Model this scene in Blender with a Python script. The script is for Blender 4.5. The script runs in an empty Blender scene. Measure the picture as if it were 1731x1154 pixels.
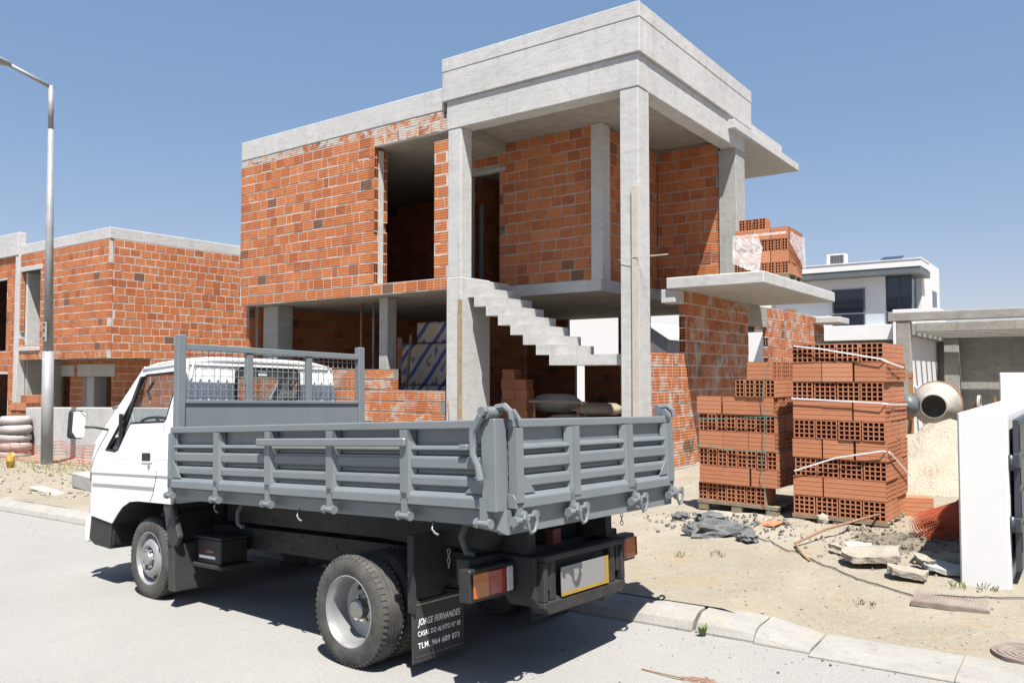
import bpy, bmesh, math, random
from mathutils import Vector, Matrix, noise, Euler
random.seed(7)
S = bpy.context.scene
COL = S.collection
R = math.radians
# ------------------------------------------------------------------ camera, sky, sun, exposure
cam_d = bpy.data.cameras.new('camera'); cam = bpy.data.objects.new('camera', cam_d); COL.objects.link(cam)
S.camera = cam
F_PX, W_PX, H_PX = 1360.0, 1731.0, 1154.0
cam_d.sensor_width = 36.0; cam_d.lens = F_PX / W_PX * 36.0
cam_d.clip_start = 0.05; cam_d.clip_end = 3000
YAW = R(36.0); PITCH = math.atan(55.0 / F_PX); EYE = 1.70
cam.location = (0, 0, EYE); cam.rotation_euler = (R(90) + PITCH, 0, YAW)
S.render.resolution_x = 1024; S.render.resolution_y = 682
SUN_EL, SUN_DIR = math.atan2(2.9, math.sqrt(2)), Vector((-1, 1, -2.9)).normalized()
w = bpy.data.worlds.new('World'); S.world = w; w.use_nodes = True
nt = w.node_tree; bg = nt.nodes['Background']
sky = nt.nodes.new('ShaderNodeTexSky'); sky.sky_type = 'NISHITA'; sky.sun_disc = False
sky.sun_elevation = SUN_EL; sky.sun_rotation = R(135); sky.air_density = 1.0; sky.dust_density = 0.6; sky.ozone_density = 1.0
vm = nt.nodes.new('ShaderNodeVectorMath'); vm.operation = 'MULTIPLY_ADD'      # even blue-white summer haze over the whole sky
vm.inputs[1].default_value = (.657, .488, .445); vm.inputs[2].default_value = (.535, 1.255, 2.2)
nt.links.new(sky.outputs[0], vm.inputs[0]); nt.links.new(vm.outputs[0], bg.inputs[0]); bg.inputs[1].default_value = 0.0686
sd = bpy.data.lights.new('sun', 'SUN'); sun = bpy.data.objects.new('sun', sd); COL.objects.link(sun)
sd.energy = 5.0; sd.angle = R(0.53); sd.color = (1.0, 0.955, 0.89)
sun.rotation_euler = SUN_DIR.to_track_quat('-Z', 'Y').to_euler(); sun.location = (10, -10, 30)
vs = S.view_settings; vs.view_transform = 'Standard'; vs.look = 'None'; vs.exposure = 1.14; vs.gamma = 1.0
vs.use_curve_mapping = False
S.render.engine = 'CYCLES'
FW = Vector((-math.sin(YAW), math.cos(YAW), 0)); RT = Vector((math.cos(YAW), math.sin(YAW), 0))

# ------------------------------------------------------------------ materials
def ramp(N, L, fac, stops):
    r = N.new('ShaderNodeValToRGB'); e = r.color_ramp.elements
    while len(e) < len(stops): e.new(0.5)
    for el, (p, c) in zip(e, stops):
        el.position = p; el.color = (c[0], c[1], c[2], 1) if not isinstance(c, (int, float)) else (c, c, c, 1)
    if fac is not None: L.new(fac, r.inputs[0])
    return r.outputs[0]
def noi(N, L, vec, scale, detail=4, rough=0.55, dist=0.0):
    n = N.new('ShaderNodeTexNoise'); n.inputs['Scale'].default_value = scale; n.inputs['Detail'].default_value = detail
    n.inputs['Roughness'].default_value = rough; n.inputs['Distortion'].default_value = dist
    if vec is not None: L.new(vec, n.inputs['Vector'])
    return n.outputs[0]
def mapv(N, L, vec, sc):
    m = N.new('ShaderNodeMapping'); m.inputs['Scale'].default_value = sc; L.new(vec, m.inputs[0]); return m.outputs[0]
def mixc(N, L, fac, a, b, mode='MIX'):
    m = N.new('ShaderNodeMix'); m.data_type = 'RGBA'; m.blend_type = mode
    if isinstance(fac, (int, float)): m.inputs[0].default_value = fac
    else: L.new(fac, m.inputs[0])
    for k, v in ((6, a), (7, b)):
        if isinstance(v, tuple): m.inputs[k].default_value = (*v, 1)
        else: L.new(v, m.inputs[k])
    return m.outputs[2]
def mth(N, L, op, a, b=None):
    m = N.new('ShaderNodeMath'); m.operation = op
    for k, v in ((0, a), (1, b)):
        if v is None: continue
        if isinstance(v, (int, float)): m.inputs[k].default_value = v
        else: L.new(v, m.inputs[k])
    return m.outputs[0]
def bump(N, L, h, strength, dist, prev=None):
    b = N.new('ShaderNodeBump'); b.inputs['Strength'].default_value = strength; b.inputs['Distance'].default_value = dist
    L.new(h, b.inputs['Height'])
    if prev is not None: L.new(prev, b.inputs['Normal'])
    return b.outputs[0]
def newmat(name):
    m = bpy.data.materials.new(name); m.use_nodes = True
    N, L = m.node_tree.nodes, m.node_tree.links
    P = N['Principled BSDF']
    return m, N, L, P
def coord(N, kind='Object'):
    if kind == 'World': return N.new('ShaderNodeNewGeometry').outputs['Position']
    return N.new('ShaderNodeTexCoord').outputs[kind]
def pm(name, c1, c2=None, scale=3.0, rough=0.6, bmp=0.0, bscale=40.0, bdist=0.004, metal=0.0, co='Object', spec=0.5, coat=0.0, lo=.3, hi=.7, rvar=0.0):
    m, N, L, P = newmat(name); v = coord(N, co)
    if c2 is None: c2 = tuple(c * 0.86 for c in c1)
    n = noi(N, L, v, scale, 5, .6)
    L.new(ramp(N, L, n, [(lo, c1), (hi, c2)]), P.inputs['Base Color'])
    P.inputs['Roughness'].default_value = rough; P.inputs['Metallic'].default_value = metal
    P.inputs['Specular IOR Level'].default_value = spec; P.inputs['Coat Weight'].default_value = coat
    if rvar:
        r = noi(N, L, v, scale * 2.3, 4); L.new(ramp(N, L, r, [(.3, rough - rvar), (.7, rough + rvar)]), P.inputs['Roughness'])
    if bmp: L.new(bump(N, L, noi(N, L, v, bscale, 6, .6), bmp, bdist), P.inputs['Normal'])
    return m
def brick_mat(name, island=False, fresh=False, smear=0.5):
    m, N, L, P = newmat(name)
    if island: rnd = N.new('ShaderNodeNewGeometry').outputs['Random Per Island']
    else: rnd = N.new('ShaderNodeObjectInfo').outputs['Random']
    obj = coord(N, 'Object'); wp = coord(N, 'World')
    if fresh: st = [(0, (.38, .15, .08)), (.35, (.45, .185, .10)), (.7, (.41, .165, .087)), (1, (.49, .22, .125))]
    else: st = [(0, (.20, .055, .025)), (.14, (.31, .085, .033)), (.3, (.37, .112, .042)), (.45, (.405, .128, .047)), (.75, (.44, .145, .054)), (1, (.49, .185, .078))]
    c = ramp(N, L, rnd, st)
    n1 = noi(N, L, mapv(N, L, wp, (1, 1, 2.5)), 7, 5, .6)
    c = mixc(N, L, .42 if not fresh else .2, c, ramp(N, L, n1, [(.3, (.33, .095, .036)), (.7, (.47, .172, .072))]))
    n2 = noi(N, L, wp, 23, 6, .7)
    c = mixc(N, L, ramp(N, L, n2, [(.62, 0.0), (.74, .35)]), c, (.44, .27, .17))
    # scorched odd bricks
    if not fresh:
        c = mixc(N, L, ramp(N, L, rnd, [(.0, .7), (.02, .65), (.03, 0.0)]), c, (.085, .075, .06))
    # mortar smears with their own ragged shape
    n3 = noi(N, L, wp, 3.3, 7, .72, .6)
    c = mixc(N, L, ramp(N, L, n3, [(.60 - .1 * (smear > .6) - .07 * (smear > .9), 0.0), (.70 - .08 * (smear > .6) - .08 * (smear > .9), smear)]), c, (.42, .375, .33))
    L.new(c, P.inputs['Base Color']); P.inputs['Roughness'].default_value = .82; P.inputs['Specular IOR Level'].default_value = .25
    sp = N.new('ShaderNodeSeparateXYZ'); L.new(obj, sp.inputs[0])
    s = mth(N, L, 'SINE', mth(N, L, 'MULTIPLY', sp.outputs[2], 2 * math.pi / .046))
    b1 = bump(N, L, s, .12 if fresh else .32, .006)
    b2 = bump(N, L, noi(N, L, wp, 90, 4), .35, .004, b1)
    L.new(b2, P.inputs['Normal'])
    return m
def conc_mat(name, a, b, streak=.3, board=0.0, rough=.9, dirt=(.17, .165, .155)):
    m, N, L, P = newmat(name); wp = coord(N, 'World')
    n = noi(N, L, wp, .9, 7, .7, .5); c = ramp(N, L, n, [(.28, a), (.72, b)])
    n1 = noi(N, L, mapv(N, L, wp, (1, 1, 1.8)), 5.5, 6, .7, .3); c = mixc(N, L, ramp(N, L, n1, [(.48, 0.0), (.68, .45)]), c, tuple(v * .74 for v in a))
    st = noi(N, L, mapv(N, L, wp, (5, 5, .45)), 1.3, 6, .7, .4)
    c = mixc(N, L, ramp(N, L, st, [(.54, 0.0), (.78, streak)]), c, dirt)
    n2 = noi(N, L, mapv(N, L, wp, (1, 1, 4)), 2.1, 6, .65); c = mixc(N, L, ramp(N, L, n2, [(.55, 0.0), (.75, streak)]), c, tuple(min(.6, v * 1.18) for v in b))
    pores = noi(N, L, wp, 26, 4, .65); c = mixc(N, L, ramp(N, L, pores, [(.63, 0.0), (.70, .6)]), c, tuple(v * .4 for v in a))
    L.new(c, P.inputs['Base Color']); P.inputs['Roughness'].default_value = rough; P.inputs['Specular IOR Level'].default_value = .2
    bb = bump(N, L, noi(N, L, wp, 45, 6, .75), .4, .008)
    bb = bump(N, L, noi(N, L, mapv(N, L, wp, (1, 1, 4)), 2.6, 4), .2 + board, .02, bb)
    L.new(bb, P.inputs['Normal'])
    return m
class Mt: pass
M = Mt()
M.brick = brick_mat('fired_brick'); M.brick_s = brick_mat('fired_brick_rows', island=True)
M.brick_ws = brick_mat('mortar_smeared_brick_rows', island=True, smear=.8); M.brick_ms = brick_mat('plastered_brick_rows', island=True, smear=.97)
M.brick_w = brick_mat('mortar_smeared_brick', smear=.8); M.brick_m = brick_mat('plastered_brick', smear=.97); M.brick_f = brick_mat('new_hollow_brick', fresh=True, smear=.12)
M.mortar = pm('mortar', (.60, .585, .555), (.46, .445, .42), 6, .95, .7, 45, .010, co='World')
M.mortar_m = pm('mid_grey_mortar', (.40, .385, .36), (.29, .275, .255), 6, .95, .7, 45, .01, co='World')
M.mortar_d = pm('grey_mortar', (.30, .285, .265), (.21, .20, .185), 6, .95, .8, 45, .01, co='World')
M.conc = conc_mat('board_marked_concrete', (.41, .408, .40), (.50, .498, .49))
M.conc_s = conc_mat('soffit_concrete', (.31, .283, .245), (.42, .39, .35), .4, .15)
M.conc_r = conc_mat('rough_grey_concrete', (.29, .288, .275), (.38, .375, .36), .45)
M.conc_old = conc_mat('weathered_concrete', (.27, .262, .24), (.38, .37, .345), .65)
M.white = pm('white_render', (.74, .74, .74), (.70, .705, .715), 2, .7, .15, 120, .002, co='World')
M.slate = pm('slate_grey_paint', (.10, .115, .13), (.13, .145, .16), 2, .5)
M.navy = pm('dark_steel_paint', (.035, .042, .055), (.05, .058, .07), 4, .38)
M.grey = pm('truck_grey_paint', (.160, .180, .190), (.182, .203, .213), 5, .36, .08, 30, .002, spec=.5, rvar=.08)
M.greyd = pm('truck_underframe_grey', (.075, .084, .09), (.1, .11, .116), 6, .55)
M.cab = pm('cab_white_paint', (.80, .805, .80), (.76, .765, .755), 3, .22, spec=.5, coat=.35)
M.black = pm('black_plastic', (.012, .012, .013), (.024, .023, .022), 12, .55, .2, 60, .002)
M.chassis = pm('dusty_black_chassis', (.012, .012, .013), (.035, .032, .03), 9, .75, .3, 50, .003)
M.flap = pm('black_rubber_sheet', (.02, .02, .021), (.045, .043, .04), 5, .6, .15, 40, .002)
M.dark = pm('dark_interior', (.03, .03, .032), (.05, .05, .052), 5, .8)
M.seat = pm('grey_seat_cloth', (.12, .12, .13), (.19, .19, .2), 30, .95, .3, 200, .002)
M.lens_o = pm('amber_lens', (.42, .12, .015), (.36, .09, .012), 20, .2, .4, 150, .002, coat=.6)
M.lens_r = pm('red_lens', (.27, .015, .012), (.22, .01, .01), 20, .2, .4, 150, .002, coat=.6)
M.lens_c = pm('clear_lens', (.55, .55, .55), (.42, .42, .43), 40, .2, .4, 150, .002, coat=.6)
M.plate = pm('blank_grey_plate', (.25, .245, .24), (.235, .23, .225), 5, .5)
M.yellow = pm('yellow_plate_edge', (.40, .25, .03), (.33, .2, .03), 9, .5)
M.letter = pm('white_lettering', (.8, .8, .79), (.7, .7, .69), 30, .6)
M.steel = pm('bare_steel', (.45, .44, .42), (.30, .29, .27), 20, .35, .1, 80, .001, metal=.9)
M.galv = pm('galvanised_steel', (.33, .345, .355), (.26, .27, .28), 6, .55, .05, 60, .001, metal=.1)
M.rust = pm('rusty_steel', (.30, .12, .045), (.42, .24, .12), 14, .8, .4, 70, .003)
M.wood = pm('raw_timber', (0.374, 0.288, 0.180), (0.259, 0.187, 0.108), 7, .85, .4, 50, .003)
M.woodg = pm('greyed_pallet_timber', (0.285, 0.232, 0.165), (0.180, 0.143, 0.098), 8, .9, .5, 50, .004)
M.plank = pm('pale_plank', (0.528, 0.496, 0.424), (0.432, 0.392, 0.320), 5, .85, .3, 60, .003)
M.cover = pm('dusty_cast_iron', (.17, .125, .105), (.30, .255, .22), 5, .85, .4, 60, .003)
M.red = pm('faded_red_paint', (.22, .05, .05), (.17, .035, .035), 8, .6)
M.net = pm('orange_safety_net', (0.540, 0.128, 0.053), (0.465, 0.090, 0.038), 8, .7)
M.asph = pm('broken_asphalt', (0.090, 0.094, 0.101), (0.180, 0.184, 0.188), 14, .95, 1.0, 40, .02)
M.stone = pm('rubble_stone', (0.374, 0.338, 0.274), (0.274, 0.245, 0.202), 6, .95, .8, 30, .015)
M.stick = pm('dry_twig', (.25, .14, .09), (.33, .2, .13), 20, .9)
M.leaf = pm('weed_leaf', (.10, .17, .035), (.17, .22, .06), 15, .7)
M.dry = pm('dry_grass', (0.255, 0.225, 0.098), (0.165, 0.188, 0.060), 12, .85)
M.cable = pm('black_cable', (.03, .03, .032), (.06, .06, .06), 15, .6)
M.twine = pm('green_twine', (.03, .22, .20), (.05, .28, .25), 30, .6)
M.strap = pm('white_strap', (.78, .78, .78), (.7, .7, .7), 30, .5)
M.bag = pm('paper_sack', (0.345, 0.300, 0.232), (0.285, 0.240, 0.180), 4, .9, .5, 12, .015)
M.bagw = pm('pale_sack', (0.425, 0.399, 0.374), (0.357, 0.323, 0.323), 4, .8, .5, 12, .015)
M.yel2 = pm('mineral_wool', (.42, .35, .17), (.35, .29, .13), 7, .95, .4, 60, .004)
M.rawcream = pm('mixer_paint', (0.448, 0.432, 0.392), (0.304, 0.280, 0.240), 5, .7, .4, 25, .006)
M.alum = pm('aluminium', (.55, .56, .58), (.5, .51, .53), 5, .35, metal=.7)
M.screen = pm('dark_roof_vent', (.06, .06, .07), (.1, .1, .1), 9, .6)
M.hat = pm('grey_plaster', (0.336, 0.336, 0.328), (0.440, 0.440, 0.432), 5, .9, .3, 30, .004)
def glass_mat(name, tint, rough=0.0, alpha_mix=.85):
    m, N, L, P = newmat(name)
    g = N.new('ShaderNodeBsdfGlossy'); g.inputs['Roughness'].default_value = .03
    t = N.new('ShaderNodeBsdfTransparent'); t.inputs[0].default_value = (*tint, 1)
    lw_ = N.new('ShaderNodeLayerWeight'); lw_.inputs[0].default_value = .5
    n = noi(N, L, coord(N, 'World'), 5, 3)
    f2 = mth(N, L, 'ADD', mth(N, L, 'MULTIPLY', mth(N, L, 'POWER', lw_.outputs['Facing'], 4.0), .7), mth(N, L, 'ADD', mth(N, L, 'MULTIPLY', n, .03), .03))
    mx = N.new('ShaderNodeMixShader'); L.new(f2, mx.inputs[0]); L.new(t.outputs[0], mx.inputs[1]); L.new(g.outputs[0], mx.inputs[2])
    L.new(mx.outputs[0], N['Material Output'].inputs[0]); N.remove(P)
    return m
M.glass = glass_mat('clear_glass', (.80, .84, .84)); M.glass_b = glass_mat('balustrade_glass', (.86, .90, .93))
M.dglass = pm('dark_window_glass', (.018, .026, .045), (.024, .033, .055), 1.2, .06, spec=.7)
M.mirror = pm('mirror_glass', (.85, .87, .88), (.84, .86, .87), 2, .02, metal=1.0)
def film_mat():
    m, N, L, P = newmat('shrink_wrap_film')
    t = N.new('ShaderNodeBsdfTransparent'); n = noi(N, L, coord(N, 'World'), 9, 6, .7, 1.5)
    P.inputs['Base Color'].default_value = (.8, .78, .78, 1); P.inputs['Roughness'].default_value = .25
    L.new(bump(N, L, n, .8, .02), P.inputs['Normal'])
    mx = N.new('ShaderNodeMixShader'); L.new(ramp(N, L, n, [(.35, .22), (.62, .75)]), mx.inputs[0])
    L.new(t.outputs[0], mx.inputs[1]); L.new(P.outputs[0], mx.inputs[2]); L.new(mx.outputs[0], N['Material Output'].inputs[0])
    return m
M.film = film_mat()
def rubber_mat():
    m, N, L, P = newmat('dusty_tyre_rubber'); v = coord(N, 'Object')
    n = noi(N, L, v, 6, 6, .7); c = ramp(N, L, n, [(.32, (.045, .044, .042)), (.72, (.125, .12, .11))])
    L.new(c, P.inputs['Base Color']); P.inputs['Roughness'].default_value = .85; P.inputs['Specular IOR Level'].default_value = .25
    L.new(bump(N, L, noi(N, L, v, 90, 4), .25, .003), P.inputs['Normal']); return m
M.rubber = rubber_mat()
M.rim = pm('silver_wheel_paint', (.40, .405, .41), (.33, .33, .33), 7, .36, .05, 60, .001, metal=.45)
def stripe_mat():
    m, N, L, P = newmat('insulation_wrap_with_blue_bands'); v = coord(N, 'Object')
    sp = N.new('ShaderNodeSeparateXYZ'); L.new(v, sp.inputs[0])
    n = noi(N, L, v, 2.2, 4)
    d = mth(N, L, 'SUBTRACT', sp.outputs[2], mth(N, L, 'MULTIPLY', sp.outputs[0], 1.15))
    d = mth(N, L, 'ADD', d, mth(N, L, 'MULTIPLY', n, .16))
    s = mth(N, L, 'SINE', mth(N, L, 'MULTIPLY', d, 2 * math.pi / .62))
    n2 = noi(N, L, v, 9, 5); blob = noi(N, L, mapv(N, L, v, (1, 1, .8)), 7.5, 2, .4)
    mk = ramp(N, L, s, [(.74, 0.0), (.80, 1.0)])
    k2 = mth(N, L, 'MULTIPLY', ramp(N, L, mth(N, L, 'MULTIPLY', s, -1.0), [(.45, 0.0), (.6, 1.0)]), ramp(N, L, blob, [(.54, 0.0), (.57, .8)]))
    c = mixc(N, L, mth(N, L, 'MAXIMUM', mk, k2), ramp(N, L, n2, [(.3, (.46, .37, .28)), (.7, (.56, .47, .37))]), (.02, .06, .30))
    L.new(c, P.inputs['Base Color']); P.inputs['Roughness'].default_value = .45
    L.new(bump(N, L, n2, .5, .02), P.inputs['Normal']); return m
M.insul = stripe_mat()
def road_mat():
    m, N, L, P = newmat('dusty_pale_asphalt'); v = coord(N, 'World')
    n = noi(N, L, v, .55, 6, .65); c = ramp(N, L, n, [(.3, (.285, .28, .268)), (.7, (.335, .33, .315))])
    n2 = noi(N, L, v, 3.5, 7, .75, .4); c = mixc(N, L, ramp(N, L, n2, [(.55, 0.0), (.72, .45)]), c, (.37, .345, .30))
    vo = N.new('ShaderNodeTexVoronoi'); vo.inputs['Scale'].default_value = 75; L.new(v, vo.inputs['Vector'])
    c = mixc(N, L, ramp(N, L, vo.outputs['Distance'], [(.12, .6), (.42, 0.0)]), c, (.20, .20, .20))
    sp = noi(N, L, v, 150, 3, .6); c = mixc(N, L, ramp(N, L, sp, [(.58, 0.0), (.68, .7)]), c, (.14, .14, .145))
    n5 = noi(N, L, v, 1.9, 5, .7, 1.0); c = mixc(N, L, ramp(N, L, n5, [(.66, 0.0), (.74, .5)]), c, (.36, .285, .2))
    L.new(c, P.inputs['Base Color']); P.inputs['Roughness'].default_value = .95; P.inputs['Specular IOR Level'].default_value = .15
    b = bump(N, L, noi(N, L, v, 130, 5, .7), .5, .006); L.new(bump(N, L, vo.outputs['Distance'], .3, .004, b), P.inputs['Normal']); return m
M.road = road_mat()
def dirt_mat():
    m, N, L, P = newmat('sandy_site_soil'); v = coord(N, 'World')
    n = noi(N, L, v, .8, 7, .65, .4); c = ramp(N, L, n, [(.28, (.265, .235, .18)), (.5, (.315, .28, .22)), (.72, (.36, .33, .275))])
    n2 = noi(N, L, v, 2.2, 7, .7, .6); c = mixc(N, L, ramp(N, L, n2, [(.56, 0.0), (.68, .55)]), c, (.34, .25, .13))
    n3 = noi(N, L, v, 9, 6, .7); c = mixc(N, L, ramp(N, L, n3, [(.58, 0.0), (.70, .5)]), c, (.245, .215, .175))
    # damp muddy patch by the pallet: a stain with its own outline
    sp = N.new('ShaderNodeVectorMath'); sp.operation = 'DISTANCE'; sp.inputs[1].default_value = (-1.35, 7.9, .15); L.new(v, sp.inputs[0])
    dd = mth(N, L, 'ADD', sp.outputs['Value'], mth(N, L, 'MULTIPLY', noi(N, L, v, 2.0, 6, .7), 1.1))
    c = mixc(N, L, ramp(N, L, dd, [(.45, .85), (.9, .85), (1.2, .7), (1.75, 0.0)]), c, (.16, .135, .105))
    s2 = N.new('ShaderNodeVectorMath'); s2.operation = 'DISTANCE'; s2.inputs[1].default_value = (-3.3, 8.45, .15); L.new(v, s2.inputs[0])
    d2 = mth(N, L, 'ADD', s2.outputs['Value'], mth(N, L, 'MULTIPLY', noi(N, L, v, 1.7, 6, .7), 1.4))
    c = mixc(N, L, ramp(N, L, d2, [(.4, .8), (1.0, .75), (1.0, .75), (1.9, 0.0)]), c, (.43, .395, .335))
    g = noi(N, L, v, 120, 4, .7); c = mixc(N, L, ramp(N, L, g, [(.58, 0.0), (.7, .45)]), c, (.2, .175, .145))
    h = noi(N, L, v, 28, 6, .75); c = mixc(N, L, ramp(N, L, h, [(.5, 0.0), (.68, .5)]), c, (.41, .38, .325)); c = mixc(N, L, ramp(N, L, h, [(.3, .45), (.42, 0.0)]), c, (.22, .185, .14))
    L.new(c, P.inputs['Base Color']); P.inputs['Roughness'].default_value = .97; P.inputs['Specular IOR Level'].default_value = .1
    b = bump(N, L, noi(N, L, v, 14, 7, .75), .7, .03); L.new(bump(N, L, noi(N, L, v, 110, 4), .5, .006, b), P.inputs['Normal']); return m
M.dirt = dirt_mat()
M.sand = pm('pale_heaped_sand', (.40, .345, .26), (.455, .40, .325), 3, .97, 1.0, 22, .04, co='World')
def kerb_mat():
    m, N, L, P = newmat('dusty_kerb_concrete'); v = coord(N, 'World')
    n = noi(N, L, v, 2.2, 7, .7, .5); c = ramp(N, L, n, [(.3, (.27, .262, .245)), (.7, (.37, .36, .335))])
    n2 = noi(N, L, v, 5, 7, .75, .8); c = mixc(N, L, ramp(N, L, n2, [(.5, 0.0), (.66, .7)]), c, (.36, .325, .265))
    n3 = noi(N, L, mapv(N, L, v, (4, 4, 1)), 3, 6, .7); c = mixc(N, L, ramp(N, L, n3, [(.56, 0.0), (.72, .55)]), c, (.16, .155, .145))
    n4 = noi(N, L, v, 90, 4, .7); c = mixc(N, L, ramp(N, L, n4, [(.58, 0.0), (.7, .4)]), c, (.18, .17, .16))
    L.new(c, P.inputs['Base Color']); P.inputs['Roughness'].default_value = .95; P.inputs['Specular IOR Level'].default_value = .15
    b_ = bump(N, L, noi(N, L, v, 12, 6, .7), .6, .02); L.new(bump(N, L, noi(N, L, v, 80, 5), .5, .006, b_), P.inputs['Normal']); return m
M.kerb = kerb_mat()

# ------------------------------------------------------------------ mesh helpers
class MB:
    def __init__(s): s.v = []; s.f = []
    def add(s, vs_, fs_):
        b = len(s.v); s.v += [Vector(p) for p in vs_]; s.f += [tuple(b + i for i in f) for f in fs_]; return s
    def box(s, x0, x1, y0, y1, z0, z1, mat=None):
        p = [(x0, y0, z0), (x1, y0, z0), (x1, y1, z0), (x0, y1, z0), (x0, y0, z1), (x1, y0, z1), (x1, y1, z1), (x0, y1, z1)]
        if mat is not None: p = [mat @ Vector(q) for q in p]
        return s.add(p, [(0, 3, 2, 1), (4, 5, 6, 7), (0, 1, 5, 4), (1, 2, 6, 5), (2, 3, 7, 6), (3, 0, 4, 7)])
    def prism(s, poly, axis, a, b, mat=None):
        # poly: list of 2D points; axis 0: (y,z), 1: (x,z), 2: (x,y)
        def P(q, t): return {0: (t, q[0], q[1]), 1: (q[0], t, q[1]), 2: (q[0], q[1], t)}[axis]
        n = len(poly); pts = [P(q, a) for q in poly] + [P(q, b) for q in poly]
        if mat is not None: pts = [mat @ Vector(q) for q in pts]
        fs_ = [tuple(range(n)), tuple(range(2 * n - 1, n - 1, -1))] + [(i, (i + 1) % n + 0, n + (i + 1) % n, n + i) for i in range(n)]
        return s.add(pts, fs_)
    def tube(s, pts, r, n=8, caps=True):
        pts = [Vector(p) for p in pts]; base = len(s.v); up = Vector((0, 0, 1)); prev = None
        rr = r if isinstance(r, (list, tuple)) else [r] * len(pts)
        for i, p in enumerate(pts):
            d = (pts[min(i + 1, len(pts) - 1)] - pts[max(i - 1, 0)]).normalized()
            if prev is None:
                a = d.cross(up)
                if a.length < 1e-3: a = d.cross(Vector((1, 0, 0)))
            else: a = prev - d * prev.dot(d)
            a.normalize(); prev = a; bvec = d.cross(a)
            for k in range(n):
                t = 2 * math.pi * k / n; s.v.append(p + (a * math.cos(t) + bvec * math.sin(t)) * rr[i])
        for i in range(len(pts) - 1):
            for k in range(n):
                k2 = (k + 1) % n; s.f.append((base + i * n + k, base + i * n + k2, base + (i + 1) * n + k2, base + (i + 1) * n + k))
        if caps:
            s.f.append(tuple(base + k for k in range(n - 1, -1, -1))); s.f.append(tuple(base + (len(pts) - 1) * n + k for k in range(n)))
        return s
    def lathe(s, prof, n=32, mat=None, close=False):
        # prof: (r, h) about local Z
        base = len(s.v); mat = mat or Matrix()
        for r, h in prof:
            for k in range(n):
                t = 2 * math.pi * k / n; s.v.append(mat @ Vector((r * math.cos(t), r * math.sin(t), h)))
        m = len(prof)
        for i in range(m if close else m - 1):
            i2 = (i + 1) % m
            for k in range(n):
                k2 = (k + 1) % n; s.f.append((base + i * n + k, base + i * n + k2, base + i2 * n + k2, base + i2 * n + k))
        return s
    def build(s, name, mat, parent=None, org=None, smooth=False, bevel=0.0, auto=None, seg=1):
        o_ = org if org is not None else (ORG.get(parent.name, Vector()) if parent else Vector())
        me = bpy.data.meshes.new(name); me.from_pydata([p - o_ for p in s.v], [], s.f); me.validate(); me.update()
        bm = bmesh.new(); bm.from_mesh(me); bmesh.ops.recalc_face_normals(bm, faces=bm.faces); bm.to_mesh(me); bm.free()
        o = bpy.data.objects.new(name, me); COL.objects.link(o)
        if mat: me.materials.append(mat)
        if parent: o.parent = parent; ORG[o.name] = o_
        if smooth or auto:
            for p in me.polygons: p.use_smooth = True
            if auto: me.set_sharp_from_angle(angle=R(auto))
        if bevel:
            b = o.modifiers.new('bevel', 'BEVEL'); b.width = bevel; b.segments = seg; b.limit_method = 'ANGLE'; b.angle_limit = R(35)
        return o
ORG = {}
def thing(name, label, cat, loc=(0, 0, 0), group=None, rot=None, world=True):
    o = bpy.data.objects.new(name, None); COL.objects.link(o); o.location = loc; o.empty_display_size = .2
    if rot is not None: o.rotation_euler = rot
    o['label'] = label; o['category'] = cat
    if group: o['group'] = group
    ORG[o.name] = Vector(loc) if world else Vector()
    return o
def tag(o, label, cat, group=None):
    o['label'] = label; o['category'] = cat
    if group: o['group'] = group
    return o
def single(mb, name, mat, label, cat, base, group=None, **k):
    o = mb.build(name, mat, None, org=Vector(base), **k); o.location = base
    return tag(o, label, cat, group)
def road_z(x, y):
    xx = max(-45, min(25, x)); yy = max(-20, min(40, y)); return .023 * xx + .0086 * yy
def sst(a, b, x):
    t = max(0, min(1, (x - a) / (b - a))); return t * t * (3 - 2 * t)
def ground_z(x, y):
    z = road_z(x, y) + .12 + .055 * sst(5.6, 9, y)
    z -= .11 * sst(-2.1, -1.75, x) * (1 - sst(5.2, 7.2, y))          # dropped kerb towards the driveway
    n = noise.fractal(Vector((x * .9, y * .9, 0)), .9, 2.1, 5)
    n2 = noise.fractal(Vector((x * 5.5, y * 5.5, 3)), .8, 2.1, 4)
    k = sst(5.35, 6.6, y) * (1 - .8 * sst(20, 40, y))
    rough = math.exp(-(((x + 1.5) / 1.1) ** 2 + ((y - 7.9) / .8) ** 2))
    lump = math.exp(-(((x + 2.9) / .8) ** 2 + ((y - 8.05) / .35) ** 2))
    return z + k * (.018 * n + .012 * n2) + rough * (.0 + .05 * abs(n2)) + lump * .05 * (1 + n2)
PI2 = 2 * math.pi
# ------------------------------------------------------------------ ground, road, kerb
def frange(a, b, st):
    n = max(1, int(round((b - a) / st))); return [a + (b - a) * i / n for i in range(n)]
def sheet(name, xs, ys, fz, mat, smooth=True):
    mb = MB(); nx = len(xs)
    mb.v = [Vector((x, y, fz(x, y))) for y in ys for x in xs]
    mb.f = [(j * nx + i, j * nx + i + 1, (j + 1) * nx + i + 1, (j + 1) * nx + i) for j in range(len(ys) - 1) for i in range(nx - 1)]
    o = mb.build(name, mat, None, smooth=smooth); o['kind'] = 'structure'; return o
sheet('road', [-300, -45] + frange(-44, 24, 4) + [25, 300], [-300, -20, -10, -5, 0, 2.5, 5.18], road_z, M.road)
sheet('dirt_ground', [-300, -150, -80] + frange(-45, -13, .8) + frange(-13, 1.2, .07) + frange(1.2, 25, 1.2) + [25, 60, 150, 300],
      frange(5.3, 12.2, .07) + frange(12.2, 25, .6) + frange(25, 61, 4) + [61, 120, 250, 500], ground_z, M.dirt)
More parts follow.
